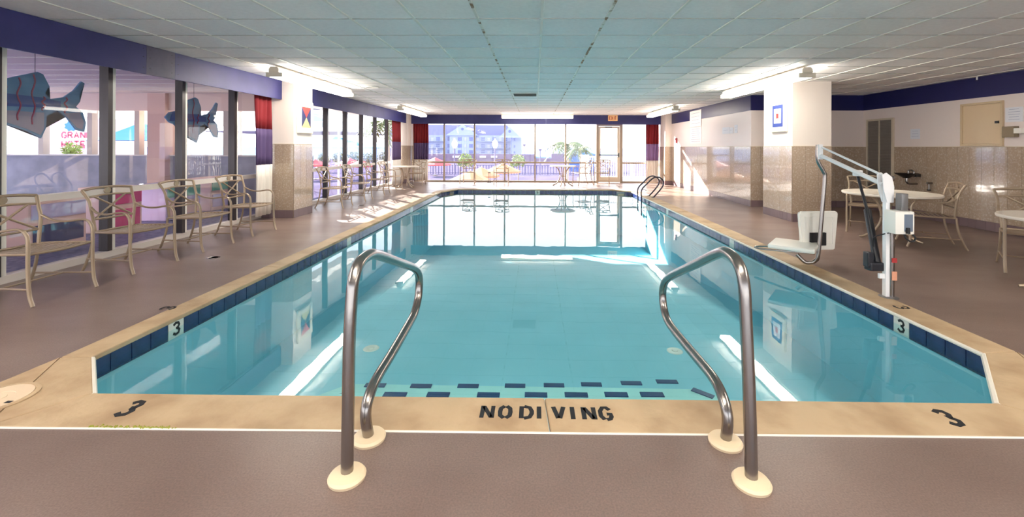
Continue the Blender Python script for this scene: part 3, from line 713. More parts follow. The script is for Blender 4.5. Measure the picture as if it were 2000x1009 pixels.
# pool ladder, far right
t = thing('pool_ladder', 'dark metal pool ladder at the far right corner of the pool', 'ladder')
for y in (11.78, 12.2):
    dy = y - 11.78
    P = [(2.87, y, -0.85), (2.87, y, -0.1), (2.87, y, 0.2), (3.02, y, 0.38), (3.18, y, 0.53), (3.32, y, 0.555), (3.44, y, 0.47), (3.45, y, 0.35), (3.37, y, 0.22), (3.26, y, 0.09), (3.17, y, 0.0)]
    bm = BM(); tube(bm, P, 0.019, 10, 4); obj('ladder_rail', bm, M_darksteel, t, smooth=True)
    bm = BM(); lathe(bm, [(0.045, 0.001), (0.045, 0.01), (0.022, 0.02)], (3.17, y, 0), 16); obj('flange', bm, M_darksteel, t)
for z in (-0.2, -0.45, -0.7):
    bm = BM(); box(bm, 2.84, 2.90, 11.79, 12.19, z, z + 0.025); obj('tread', bm, M_white, t)
bm = BM(); tube(bm, [(2.99, 11.78, 0.2), (2.99, 12.2, 0.2)], 0.01, 8) ; obj('cross_bar', bm, M_darksteel, t)

# ---------------------------------------------------------------- armchairs
def chair_parts(root):
    A = M_alu
    # front legs + arms (local: faces +y)
    for s in (-1, 1):
        x = s * 0.262
        bm = BM(); tube(bm, [(x, 0.305, 0.0), (x, 0.275, 0.10), (x, 0.262, 0.30), (x, 0.262, 0.50), (x, 0.255, 0.575), (x, 0.225, 0.622)], 0.0145, 8, 4, 1.0); obj('leg', bm, A, root, smooth=True)
        bm = BM(); tube(bm, [(s * 0.235, -0.215, 0.685), (s * 0.255, -0.12, 0.632), (s * 0.264, 0.0, 0.620), (s * 0.264, 0.13, 0.638), (s * 0.262, 0.20, 0.635), (x, 0.245, 0.60)], 0.0135, 8, 4, 0.8); obj('arm', bm, A, root, smooth=True)
        bm = BM(); tube(bm, [(s * 0.215, -0.215, 0.42), (s * 0.215, -0.235, 0.25), (s * 0.222, -0.29, 0.08), (s * 0.225, -0.33, 0.0)], 0.013, 8, 4); obj('leg', bm, A, root, smooth=True)
        bm = BM(); tube(bm, [(s * 0.222, -0.265, 0.14), (s * 0.262, 0.27, 0.14)], 0.009, 6); obj('stretcher', bm, A, root, smooth=True)
        bm = BM(); tube(bm, [(s * 0.205, -0.20, 0.41), (s * 0.215, -0.205, 0.52), (s * 0.235, -0.215, 0.66), (s * 0.238, -0.24, 0.76), (s * 0.262, -0.29, 0.865)], 0.0145, 8, 4); obj('back_post', bm, A, root, smooth=True)
    bm = BM(); tube(bm, [(-0.24, 0.0, 0.14), (0.24, 0.0, 0.14)], 0.008, 6); obj('stretcher', bm, A, root, smooth=True)
    bm = BM(); tube(bm, [(-0.262, -0.29, 0.865), (-0.13, -0.305, 0.88), (0, -0.31, 0.884), (0.13, -0.305, 0.88), (0.262, -0.29, 0.865)], 0.014, 8, 3); obj('top_rail', bm, A, root, smooth=True)
    bm = BM(); tube(bm, [(-0.244, -0.255, 0.79), (0, -0.275, 0.805), (0.244, -0.255, 0.79)], 0.011, 8, 4); obj('back_rail', bm, A, root, smooth=True)
    bm = BM(); tube(bm, [(-0.22, -0.212, 0.555), (0, -0.225, 0.55), (0.22, -0.212, 0.555)], 0.011, 8, 4); obj('back_rail', bm, A, root, smooth=True)
    bm = BM(); tube(bm, [(-0.17, -0.262, 0.795), (0.20, -0.214, 0.56)], 0.0105, 8, 0); tube(bm, [(0.17, -0.262, 0.795), (-0.20, -0.214, 0.56)], 0.0105, 8, 0); obj('back_cross', bm, A, root, smooth=True)
    bm = BM(); Mx = M_on((0, -0.294, 0.845), (1, 0, 0), (0, 0.15, 1)); prism(bm, [(0.034 * math.cos(a), 0.036 * math.sin(a)) for a in [2 * PI * i / 14 for i in range(14)]], -0.008, 0.008, Mx); obj('medallion', bm, A, root, smooth=True)
    # seat frame and slats
    bm = BM(); tube(bm, [(-0.215, -0.21, 0.42), (-0.25, 0.0, 0.425), (-0.252, 0.25, 0.43)], 0.012, 8, 3); tube(bm, [(0.215, -0.21, 0.42), (0.25, 0.0, 0.425), (0.252, 0.25, 0.43)], 0.012, 8, 3)
    tube(bm, [(-0.252, 0.25, 0.43), (0, 0.28, 0.425), (0.252, 0.25, 0.43)], 0.013, 8, 3); tube(bm, [(-0.215, -0.21, 0.42), (0.215, -0.21, 0.42)], 0.012, 8)
    obj('seat_frame', bm, A, root, smooth=True)
    for i in range(9):
        y = -0.17 + i * 0.05; wx = 0.225 + 0.022 * i / 8
        bm = BM(); tube(bm, [(-wx, y, 0.424), (-wx * 0.5, y, 0.414), (0, y, 0.411), (wx * 0.5, y, 0.414), (wx, y, 0.424)], 0.016, 6, 0, 0.28); obj('seat_slat', bm, A, root, smooth=True)
chair0 = thing('patio_armchair', 'x', 'chair', (0, 0, 0))
chair_parts(chair0)
used = [False]
def chair(x, y, deg, label, group):
    "deg: heading of the seat front, 0 = +y (away), 90 = -x, 180 = towards the camera, -90 = +x"
    rz = math.radians(deg)
    if not used[0]:
        used[0] = True; c = chair0; c.location = (x, y, 0); c.rotation_euler = (0, 0, rz); c['label'] = label
    else: c = copy_tree(chair0, None, label, (x, y, 0), rz)
    c['group'] = group; return c
GW = 'cream metal armchairs along the left windows'
for y, lb in ((3.80, 'cream metal armchair nearest the camera, cut by the left frame edge'), (4.74, 'second cream armchair from the camera along the left windows'), (5.68, 'third cream armchair from the camera along the left windows'), (6.66, 'fourth cream armchair, in front of the curtain by the left column'),
              (9.62, 'first cream armchair beyond the left column'), (10.85, 'second cream armchair beyond the left column'), (12.2, 'third cream armchair beyond the left column'), (13.35, 'fourth cream armchair beyond the left column, next to the round table')):
    chair(-4.47, y, -90 + (random.uniform(-4, 4)), lb, GW)
chair(-4.15, 15.2, 180, 'cream armchair behind the round table in the far left corner', GW)
GF = 'cream metal armchairs at the far windows'
chair(-2.46, 15.98, 180, 'cream armchair left of the small black stand at the far windows', GF)
chair(-1.22, 15.88, 180, 'cream armchair right of the small black stand at the far windows', GF)
chair(1.72, 15.75, 110, 'cream armchair drawn up to the right side of the far round table', GF)
chair(2.45, 15.9, 165, 'cream armchair standing in front of the glass exit door', GF)
GR = 'cream metal armchairs in the right bay'
chair(5.44, 7.24, 144, 'cream armchair behind the round table in the right bay', GR)
chair(5.52, 6.20, 64, 'cream armchair seen from the side, right of the round table behind the lift', GR)
chair(5.51, 4.915, 143, 'cream armchair nearest the right frame edge, cut by it', GR)

# round tables
def table(x, y, rz, label, r=0.44):
    t = thing('round_table', label, 'table', (x, y, 0), rz, group='round cream patio tables')
    bm = BM(); lathe(bm, [(0.0, 0.668), (r - 0.02, 0.668), (r, 0.675), (r + 0.004, 0.69), (r, 0.703), (r - 0.03, 0.708), (r - 0.05, 0.702), (0.0, 0.702)], n=48); obj('tabletop', bm, mat('table_enamel', rgb(226, 216, 202), 0.3), t, smooth=True)
    for i in range(4):
        a = PI / 4 + i * PI / 2; c, s = math.cos(a), math.sin(a)
        P = [(c * d, s * d, z) for d, z in ((0.36, 0.013), (0.30, 0.03), (0.20, 0.10), (0.125, 0.22), (0.10, 0.34), (0.12, 0.48), (0.18, 0.60), (0.27, 0.668))]
        bm = BM(); tube(bm, P, 0.0175, 8, 4); obj('leg', bm, M_alu, t, smooth=True)
    bm = BM(); tube(bm, [(0.105 * math.cos(a), 0.105 * math.sin(a), 0.34) for a in [2 * PI * i / 20 for i in range(21)]], 0.008, 6); obj('ring', bm, M_alu, t, smooth=True)
    return t
table(-4.28, 14.3, 0.2, 'round cream table in the far left corner by the curtain')
table(0.97, 15.3, 0.5, 'round cream table in front of the far windows', 0.45)
table(5.22, 6.50, 0.1, 'round cream table in the right bay behind the pool lift', 0.58)
table(5.05, 4.18, 0.3, 'round cream table at the right frame edge by the near armchair', 0.5)

# small black stand at the far windows
st = thing('small_stand', 'small black topped stand on two thin posts between the far armchairs', 'stand', (-1.74, 16.45, 0))
obj('top', bbox(-0.05, 0.05, -0.05, 0.05, 0.36, 0.39, 0.005), M_black, st)
for x in (-0.03, 0.03):
    bm = BM(); tube(bm, [(x, 0, 0.01), (x, 0, 0.36)], 0.008, 8); obj('post', bm, M_darksteel, st)
obj('base', bbox(-0.07, 0.07, -0.06, 0.06, 0.0, 0.012, 0.003), M_black, st)

# ---------------------------------------------------------------- pool lift
lf = thing('pool_lift', 'white powder-coated pool lift with black actuator and hanging white seat', 'pool lift', (3.21, 4.01, 0))
def L(p): return Vector(p) - Vector((3.21, 4.01, 0))
obj('post', bbox(-0.042, -0.006, -0.022, 0.022, 0.0, 1.0, 0.005), M_liftwhite, lf, smooth=True)
bm = BM(); tube(bm, [(0.02, 0.0, 0.0), (0.02, 0.0, 0.66)], 0.027, 14); obj('inner_post', bm, M_steel, lf, smooth=True)
bm = BM(); lathe(bm, [(0.075, 0.0), (0.075, 0.006), (0.05, 0.012)], (0, 0, 0), 24); obj('base_ring', bm, M_grey, lf)
# head plates
for y in (-0.034, 0.026):
    bm = BM(); Mx = M_on((0, y + 0.008, 0), (1, 0, 0), (0, 0, 1)); prism(bm, [(-0.04, 0.86), (0.015, 0.86), (0.02, 1.0), (0.0, 1.09), (-0.05, 1.13), (-0.085, 1.11), (-0.075, 0.98)], 0, 0.008, Mx); obj('head_plate', bm, M_liftwhite, lf)
bm = BM(); Mx = M_on((0.0, 0.0, 1.075), (0, 1, 0), (0, 0, 1)); prism(bm, [(0.028 * math.cos(a), 0.028 * math.sin(a)) for a in [2 * PI * i / 16 for i in range(16)]], -0.03, 0.03, Mx); obj('pivot_bolt', bm, M_steel, lf)
armA, armB = L((3.16, 4.01, 1.02)), L((3.24, 5.02, 1.27))
bm = BM(); tube(bm, [armA, armB], 0.021, 12); obj('lower_arm', bm, M_liftwhite, lf, smooth=True)
bm = BM(); tube(bm, [L((3.15, 4.01, 1.105)), L((3.25, 5.02, 1.365))], 0.011, 10); obj('upper_arm', bm, M_liftwhite, lf, smooth=True)
obj('arm_head', bbox(0.005, 0.05, 0.98, 1.03, 1.22, 1.39, 0.006), M_liftwhite, lf, smooth=True)
bm = BM(); tube(bm, [L(q) for q in ((3.225, 5.03, 1.385), (3.22, 5.03, 1.26), (3.235, 5.03, 1.18), (3.29, 5.03, 1.08), (3.305, 5.03, 1.0), (3.27, 5.03, 0.55), (3.235, 5.03, 0.14), (3.215, 5.05, 0.06), (3.17, 5.07, 0.032), (3.12, 5.10, 0.035), (3.06, 5.14, 0.11))], 0.021, 12, 5); obj('seat_tube', bm, M_steel, lf, smooth=True)
bm = BM(); tube(bm, [L((3.235, 4.44, 1.10)), L((3.19, 4.22, 0.70))], 0.013, 10); obj('actuator_rod', bm, M_blackp, lf, smooth=True)
bm = BM(); tube(bm, [L((3.198, 4.25, 0.76)), L((3.15, 4.06, 0.27))], 0.031, 12); obj('actuator_body', bm, M_blackp, lf, smooth=True)
obj('actuator_motor', bbox(-0.16, -0.03, 0.0, 0.09, 0.23, 0.31, 0.015), M_blackp, lf)
obj('actuator_motor', bbox(-0.175, -0.12, 0.01, 0.08, 0.26, 0.40, 0.012), M_blackp, lf)
obj('actuator_clevis', bbox(0.0, 0.05, 0.38, 0.46, 1.07, 1.13, 0.008), M_liftwhite, lf)
obj('lower_bracket', bbox(-0.09, -0.04, -0.012, 0.012, 0.17, 0.215, 0.004), M_liftwhite, lf)
# control box
cb = obj('control_box', bbox(-0.075, 0.09, -0.165, -0.032, 0.60, 0.80, 0.012), M_white, lf, smooth=True)
obj('display_window', bbox(0.0, 0.072, -0.169, -0.163, 0.625, 0.775, 0.004), mat('smoke_window', rgb(110, 122, 138), 0.15), cb)
bm = BM(); lathe(bm, [(0, 0.05), (0.014, 0.05), (0.016, 0), (0, 0)], (0.022, -0.178, 0.61), 12); obj('toggle', bm, M_black, cb)
obj('battery', bbox(0.015, 0.075, -0.12, -0.05, 0.80, 0.95, 0.008), M_grey, cb, smooth=True)
bm = BM(); tube(bm, [(0.03, -0.12, 0.61), (0.05, -0.13, 0.555), (0.10, -0.13, 0.53), (0.135, -0.12, 0.56), (0.12, -0.10, 0.60)], 0.007, 8, 5); tube(bm, [(0.01, -0.05, 0.60), (-0.05, 0.0, 0.57), (-0.09, 0.06, 0.52), (-0.06, 0.1, 0.40), (-0.12, 0.06, 0.30)], 0.005, 8, 5); obj('cable', bm, M_black, lf, smooth=True)
bm = BM(); box(bm, 0.005, 0.050, -0.031, -0.0275, 0.32, 0.36, 0); obj('warning_sticker', bm, mat('sticker_red', rgb(170, 50, 50), 0.5), lf)
bm = BM(); box(bm, 0.005, 0.050, -0.0315, -0.028, 0.16, 0.24, 0); obj('warning_sticker', bm, mat('sticker_orange', rgb(226, 160, 130), 0.5), lf)
# seat (faces away to the left over the water)
SM = Matrix.Translation(L((3.16, 4.96, 0))) @ Matrix.Rotation(math.radians(52), 4, 'Z')
def seatpart(name, bm, m):
    bmesh.ops.transform(bm, matrix=SM, verts=bm.verts[:]); return obj(name, bm, m, lf, smooth=True)
bm = bbox(-0.24, 0.24, -0.02, 0.44, 0.20, 0.25, 0.02, 3)
seatpart('seat', bm, M_white)
BMx = Matrix.Translation(L((3.335, 5.20, -0.02))) @ Matrix.Rotation(math.radians(8), 4, 'Z')
bm = BM(); prism(bm, [(-0.215, 0.17), (0.215, 0.17), (0.255, 0.60), (0.235, 0.625), (-0.235, 0.625), (-0.255, 0.60)], -0.02, 0.02, M_on((0, 0, 0), (1, 0, 0), (0, 0, 1)))
bmesh.ops.bevel(bm, geom=bm.edges[:], offset=0.012, segments=2, affect='EDGES'); bmesh.ops.transform(bm, matrix=BMx, verts=bm.verts[:]); obj('backrest', bm, M_white, lf, smooth=True)
bm = BM()
for a in ((-0.18, 0.18, 0.55, 0.565), (-0.15, 0.15, 0.24, 0.255), (-0.185, -0.17, 0.24, 0.565), (0.17, 0.185, 0.24, 0.565)): box(bm, a[0], a[1], -0.027, -0.019, a[2], a[3])
bmesh.ops.transform(bm, matrix=BMx, verts=bm.verts[:]); obj('backrest_rib', bm, M_white, lf)
bm = BM(); box(bm, -0.12, 0.07, -0.05, -0.02, 0.23, 0.38); bmesh.ops.transform(bm, matrix=BMx, verts=bm.verts[:]); obj('seat_bracket', bm, M_black, lf)
f0 = at(1482, 482, 0.10); f1 = at(1545, 487, 0.14)
bm = BM(); tube(bm, [L((f1.x + 0.05, f1.y - 0.05, 0.17)), L((f0.x, f0.y, 0.11)), L((f0.x - 0.02, f0.y - 0.1, 0.10)), L((f1.x + 0.1, f1.y - 0.28, 0.16))], 0.011, 8, 4); obj('footrest', bm, M_steel, lf, smooth=True)

# ---------------------------------------------------------------- wall pictures, notices
def flag_pic(label, o, xd, kind):
    t = thing('framed_flag_picture', label, 'picture', o, group='signal flag pictures')
    Mx = M_on((0, 0, 0), xd, (0, 0, 1)); W_, H_ = 0.27, 0.31
    bm = BM(); prism(bm, [(-W_, -H_), (W_, -H_), (W_, H_), (-W_, H_)], 0.0, 0.045, Mx); bmesh.ops.bevel(bm, geom=bm.edges[:], offset=0.01, segments=2, affect='EDGES'); obj('panel', bm, mat('picture_cream', rgb(236, 226, 204), 0.5), t)
    A = lambda poly, m, nm, z=0.046: (lambda b: (prism(b, poly, 0.044, z, Mx), obj(nm, b, m, t)))(BM())
    nv = mat('flag_navy', rgb(32, 40, 86), 0.5)
    if kind == 'Z':
        s = 0.165; q = 0.20
        A([(-s, q), (0, 0), (s, q)], mat('flag_red', rgb(214, 54, 48), 0.5), 'red_triangle'); A([(-s, -q), (s, -q), (0, 0)], mat('flag_yellow', rgb(214, 196, 120), 0.5), 'yellow_triangle')
        A([(-s, -q), (0, 0), (-s, q)], nv, 'navy_triangle'); A([(s, -q), (s, q), (0, 0)], nv, 'navy_triangle')
    else:
        A([(-0.18, -0.21), (0.18, -0.21), (0.18, 0.21), (-0.18, 0.21)], mat('flag_blue', rgb(40, 64, 140), 0.5), 'blue_field'); A([(-0.12, -0.14), (0.12, -0.14), (0.12, 0.14), (-0.12, 0.14)], M_paper, 'white_field', 0.048)
        A([(-0.04, -0.05), (0.04, -0.05), (0.04, 0.05), (-0.04, 0.05)], mat('flag_red', rgb(214, 54, 48), 0.5), 'red_square', 0.050)
    return t
flag_pic('square picture of a red yellow and navy signal flag on the left column', (-4.519, 8.42, 1.905), (0, 1, 0), 'Z')
flag_pic('square picture of a blue white and red signal flag on the right column', (4.706, 8.47, 1.965), (0, -1, 0), 'W')
def notice(label, o, xd, w_, h_, lines, m=None, name='wall_notice'):
    t = thing(name, label, 'notice', o); Mx = M_on((0, 0, 0), xd, (0, 0, 1))
    bm = BM(); prism(bm, [(-w_ / 2, -h_ / 2), (w_ / 2, -h_ / 2), (w_ / 2, h_ / 2), (-w_ / 2, h_ / 2)], 0.0, 0.006, Mx); obj('board', bm, m or M_paper, t)
    bm = BM()
    for i in range(lines):
        y = h_ / 2 - h_ * (i + 0.8) / (lines + 0.8); ln = w_ * random.uniform(0.28, 0.4); prism(bm, [(-ln, y - h_ * 0.012), (ln, y - h_ * 0.012), (ln, y + h_ * 0.012), (-ln, y + h_ * 0.012)], 0.0055, 0.0068, Mx)
    obj('print', bm, M_paperink, t); return t
RW = RWX - 0.001
notice('large white rules board on the right wall crossing the blue band', (RW - 0.012, 13.55, 2.25), (0, -1, 0), 0.95, 0.50, 4, mat('board_white', rgb(236, 230, 226), 0.5))
notice('tall white rules board on the right wall below the first board', (RW, 13.55, 1.73), (0, -1, 0), 0.95, 0.50, 7, mat('board_white', rgb(236, 230, 226), 0.5))
notice('white notice left of a pair on the right wall', (RW, 11.42, 1.80), (0, -1, 0), 0.42, 0.17, 1)
notice('small white notice in the middle of the pair on the right wall', (RW, 11.10, 1.79), (0, -1, 0), 0.2, 0.15, 1)
notice('small blue and white notice right of the pair on the right wall', (RW, 10.85, 1.82), (0, -1, 0), 0.16, 0.2, 2)
notice('small blue lettered sign on the bay wall between louvre and hatch', (RX - 0.001, 8.735, 1.64), (0, -1, 0), 0.21, 0.20, 3)
notice('pale blue notice beside the tan hatch at the right edge', (RX - 0.001, 6.96, 1.89), (0, -1, 0), 0.25, 0.23, 5)
# small red alarm
al = thing('fire_alarm', 'small dark red fire alarm on the right wall near the far column', 'alarm', (RW, 15.35, 1.60)); obj('body', bbox(-0.05, 0.0, -0.06, 0.06, -0.09, 0.09, 0.01), mat('alarm_red', rgb(150, 40, 50), 0.4), al); obj('pull_handle', bbox(-0.058, -0.05, -0.03, 0.03, -0.02, 0.0, 0.003), M_white, al)
# louvred door panel
lv = thing('louvred_panel', 'tall grey louvred double panel in a cream frame on the bay wall', 'louvre', (RX - 0.001, 0, 0))
ya, yb = 9.27, 9.92; z0_, z1_ = 0.42, 1.957
bm = BM()
for a in ((ya - 0.04, ya, z0_ - 0.04, z1_ + 0.04), (yb, yb + 0.04, z0_ - 0.04, z1_ + 0.04), (ya, yb, z1_, z1_ + 0.04), (ya, yb, z0_ - 0.04, z0_), ((ya + yb) / 2 - 0.012, (ya + yb) / 2 + 0.012, z0_, z1_)): box(bm, -0.04, 0.0, a[0], a[1], a[2], a[3])
obj('frame', bm, mat('louvre_frame', rgb(200, 188, 168), 0.5), lv)
bm = BM(); box(bm, -0.016, -0.012, ya, yb, z0_, z1_); obj('backing', bm, M_dgrey, lv)
hw = (yb - ya) / 2 - 0.014
bm = BM(); box(bm, -0.002, 0.002, -hw / 2, hw / 2, -0.018, 0.018, M=Matrix.Rotation(-0.7, 4, 'Y')); sme = bpy.data.meshes.new('louvre_slat'); bm.to_mesh(sme); bm.free(); sme.materials.append(M_dgrey)
for c in (ya + hw / 2 + 0.001, yb - hw / 2 - 0.001):
    z = z0_ + 0.02
    while z < z1_ - 0.01: link('louvre_slat', sme, lv, loc=(-0.027, c, z)); z += 0.032
# tan hatch
ht = thing('electrical_hatch', 'square tan access hatch with dark latch on the bay wall', 'hatch', (RX - 0.001, 7.45, 1.765))
bm = BM()
for a in ((-0.345, -0.31, -0.365, 0.365), (0.31, 0.345, -0.365, 0.365), (-0.31, 0.31, 0.33, 0.365), (-0.31, 0.31, -0.365, -0.33)): box(bm, -0.035, 0, a[0], a[1], a[2], a[3])
obj('frame', bm, M_tan, ht); obj('hatch_door', bbox(-0.022, 0.0, -0.308, 0.308, -0.328, 0.328, 0.003), mat('hatch_tan', rgb(214, 190, 156), 0.3), ht)
bm = BM(); box(bm, -0.045, -0.022, -0.29, -0.24, 0.0, 0.04); obj('latch', bm, M_blackp, ht)
bx = thing('wall_box', 'small brown grey box with a white fitting on the bay wall below the notice', 'box', (RX - 0.001, 6.98, 1.62)); obj('case', bbox(-0.08, 0, -0.09, 0.09, -0.085, 0.085, 0.006), mat('box_brown', rgb(140, 124, 100), 0.4), bx); obj('fitting', bbox(-0.10, 0, -0.2, -0.10, -0.03, 0.05, 0.006), M_white, bx)
sw = thing('light_switch', 'cream switch plate on the bay wall tiles', 'switch', (RX - 0.012, 7.86, 0.53)); obj('plate', bbox(-0.006, 0, -0.045, 0.045, -0.08, 0.08, 0.003), M_cap, sw); obj('rocker', bbox(-0.012, -0.006, -0.012, 0.012, -0.03, 0.03, 0.002), M_cap, sw)
# drinking fountain
fo = thing('drinking_fountain', 'dark metal wall drinking fountain with chrome spout on the bay wall', 'fountain', (RX - 0.010, 8.68, 0.86))
M_ftn = mat('fountain_metal', rgb(78, 74, 74), 0.25, metal=0.8)
bm = BM(); lathe(bm, [(0.0, -0.09), (0.05, -0.085), (0.12, -0.04), (0.185, 0.0), (0.19, 0.01), (0.17, 0.005), (0.10, -0.03), (0.0, -0.045)], (-0.21, 0.0, 0.0), 28); obj('basin', bm, M_ftn, fo, smooth=True)
obj('wall_bracket', bbox(-0.09, 0.0, -0.09, 0.09, -0.06, 0.0, 0.01), M_ftn, fo, smooth=True)
bm = BM(); tube(bm, [(-0.12, -0.06, 0.0), (-0.12, -0.06, 0.05), (-0.17, -0.05, 0.075), (-0.2, -0.045, 0.06)], 0.014, 8, 4); obj('spout', bm, M_steel, fo, smooth=True)
bm = BM(); tube(bm, [(-0.12, 0.06, 0.0), (-0.12, 0.06, 0.06)], 0.018, 10); obj('push_button', bm, M_steel, fo, smooth=True)
bm = BM(); tube(bm, [(-0.2, 0.0, -0.085), (-0.2, 0.0, -0.16), (-0.14, 0.0, -0.2), (-0.02, 0.0, -0.2), (0.0, 0.0, -0.2)], 0.02, 10, 3); obj('drain_pipe', bm, M_steel, fo, smooth=True)
vl = thing('pipe_valve', 'chrome shut-off valve below and right of the drinking fountain', 'valve', (RX - 0.010, 8.36, 0.70)); bm = BM(); tube(bm, [(0, 0, 0), (-0.09, 0, 0)], 0.02, 10); tube(bm, [(-0.06, 0, 0), (-0.06, 0, -0.12)], 0.012, 8); obj('body', bm, M_steel, vl, smooth=True); bm = BM(); lathe(bm, [(0, -0.14), (0.03, -0.14), (0.03, -0.12), (0, -0.12)], (-0.06, 0, 0), 12); obj('handwheel', bm, M_black, vl)

# ================================================================ outdoors
GZ = -2.5
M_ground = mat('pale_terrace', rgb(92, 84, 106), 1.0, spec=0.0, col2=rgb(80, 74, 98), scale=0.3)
obj('ground_terrace', bbox(-120, 120, FY + 0.2, 128, GZ - 0.1, GZ), M_ground, kind='structure')
obj('ground_terrace_left', bbox(-120, -14.2, -20, FY + 0.2, GZ - 0.1, GZ), M_ground, kind='structure')
obj('sea', bbox(-1500, 1500, 128, 2400, GZ - 1.1, GZ - 1.0), mat('sea_water', rgb(104, 122, 158), 1.0, spec=0.0), kind='structure')
# veranda outside the left windows
M_ver = mat('arcade_floor_indigo', rgb(66, 72, 124), 0.5, col2=rgb(120, 122, 160), scale=14, detail=6)
obj('floor_veranda', bbox(-14.2, -5.31, BACK, 10.4, -0.12, 0.0), M_ver, kind='structure')
M_vceil = mat('veranda_ceiling_paint', rgb(222, 204, 192), 0.7)
vc = obj('ceiling_veranda', bbox(-14.2, -5.27, BACK, 10.0, CZ + 0.0, CZ + 0.1), M_vceil, kind='structure')
for i in range(20):
    bm = BM(); y = 0.4 + i * 0.5; box(bm, -14.2, -5.3, y - 0.006, y + 0.006, CZ - 0.008, CZ); obj('ceiling_batten', bm, M_mullw, vc)
fas = obj('beam_veranda', bbox(-14.2, -5.27, 10.0, 10.2, 2.16, CZ + 0.1), mat('fascia_pink', rgb(226, 202, 190), 0.7), kind='structure')
pw = obj('parapet_veranda', bbox(-14.2, -5.27, 10.05, 10.25, 0.0, 1.10), mat('parapet_lavender', rgb(136, 138, 152), 0.7, col2=rgb(160, 160, 176), scale=3, detail=6), kind='structure')
bm = BM(); box(bm, -14.2, -5.27, 10.02, 10.28, 1.10, 1.13); obj('parapet_cap', bm, M_mullw, pw)
for px in (83, 178, 270, 443):
    x = ony(px, 290, 10.1).x; bm = BM(); box(bm, x - 0.06, x + 0.06, 10.06, 10.2, 1.13, 2.16); obj('veranda_post', bm, mat('post_beige', rgb(190, 178, 168), 0.5), pw)
x0, x1 = ony(302, 290, 10.1).x, ony(336, 290, 10.1).x
cpk = obj('column_veranda', bbox(x0, x1, 9.9, 10.3, 0, CZ), mat('pink_stucco', rgb(214, 178, 164), 0.7), kind='structure')
obj('added_sun_blocker', bbox(-9.6, -5.27, 10.2, 12.6, CZ + 0.03, CZ + 0.13), M_vceil, kind='structure')  # mostly hidden roof slab added to block sun from the left deck
obj('added_sun_blocker', bbox(-7.3, -5.27, 12.6, 17.2, CZ + 0.03, CZ + 0.13), M_vceil, kind='structure')  # second added slab, keeps direct sun out of the pool
# fish decorations
def fish(label, loc, sc, zc=CZ, dark=1.0):
    t = thing('hanging_fish', label, 'fish decoration', loc, group='painted board fish hung outside the windows')
    # outline drawn along +y (tail at +y), scaled
    body = [(-0.64, 0.0), (-0.55, 0.09), (-0.42, 0.12), (-0.34, 0.26), (0.0, 0.40), (0.06, 0.38), (0.13, 0.24), (0.08, 0.15), (0.14, 0.08), (0.30, 0.12), (0.42, 0.22), (0.52, 0.36), (0.56, 0.34), (0.50, 0.20), (0.50, 0.08), (0.44, 0.02), (0.54, -0.06), (0.58, -0.20), (0.56, -0.32), (0.46, -0.30), (0.34, -0.14), (0.22, -0.06), (0.10, -0.14), (0.09, -0.30), (0.04, -0.42), (-0.10, -0.34), (-0.34, -0.26), (-0.44, -0.12), (-0.56, -0.08)]
    Mx = M_on((0, 0, 0), (0, 1, 0), (0, 0, 1))
    bm = BM(); prism(bm, [(a * sc, b * sc) for a, b in body], -0.012, 0.012, Mx); bmesh.ops.triangulate(bm, faces=[f for f in bm.faces if len(f.verts) > 4]); obj('body', bm, mat('fish_blue', rgb(96, 146, 186), 0.5, col2=rgb(84, 130, 172), scale=6), t)
    bm = BM()
    for s in (0.0125,):
        prism(bm, [(-0.56 * sc, -0.06 * sc), (0.26 * sc, -0.03 * sc), (0.26 * sc, 0.06 * sc), (0.02 * sc, 0.09 * sc), (-0.5 * sc, 0.10 * sc)], s, s + 0.002, Mx)
    obj('dark_stripe', bm, mat('fish_navy', rgb(48, 82, 150), 0.5), t)
    bm = BM(); prism(bm, [(-0.42 * sc, -0.10 * sc), (0.07 * sc, -0.10 * sc), (0.07 * sc, -0.30 * sc), (0.03 * sc, -0.38 * sc), (-0.12 * sc, -0.31 * sc), (-0.32 * sc, -0.24 * sc)], 0.0125, 0.0145, Mx); prism(bm, [(0.30 * sc, -0.09 * sc), (0.50 * sc, -0.06 * sc), (0.55 * sc, -0.2 * sc), (0.53 * sc, -0.29 * sc), (0.46 * sc, -0.27 * sc)], 0.0125, 0.0145, Mx); obj('grey_belly', bm, mat('fish_grey', rgb(140, 138, 160), 0.5), t)
    for k, xx in enumerate((-0.34, -0.2, -0.05, 0.06, 0.32)):
        hh = (0.22, 0.30, 0.36, 0.1, 0.12)[k]
        bm = BM(); tube(bm, [(0.016, (xx + 0.018 * math.sin(i * 1.5)) * sc, (hh - i * (2 * hh * 0.85) / 8) * sc) for i in range(9)], 0.008 * sc, 6, 3, 1.0); obj('wavy_red_line', bm, mat('fish_red', rgb(150, 60, 90), 0.5), t)
    bm = BM(); tube(bm, [(0, -0.02 * sc, 0.38 * sc), (0, -0.02 * sc, zc - loc[2])], 0.003, 6); obj('cord', bm, M_black, t)
    return t
fish('large blue painted fish nearest the camera outside the left windows', (-6.3, 5.38, 1.86), 1.02)
fish('blue painted fish outside the third left window', (-6.3, 7.93, 1.83), 1.02)
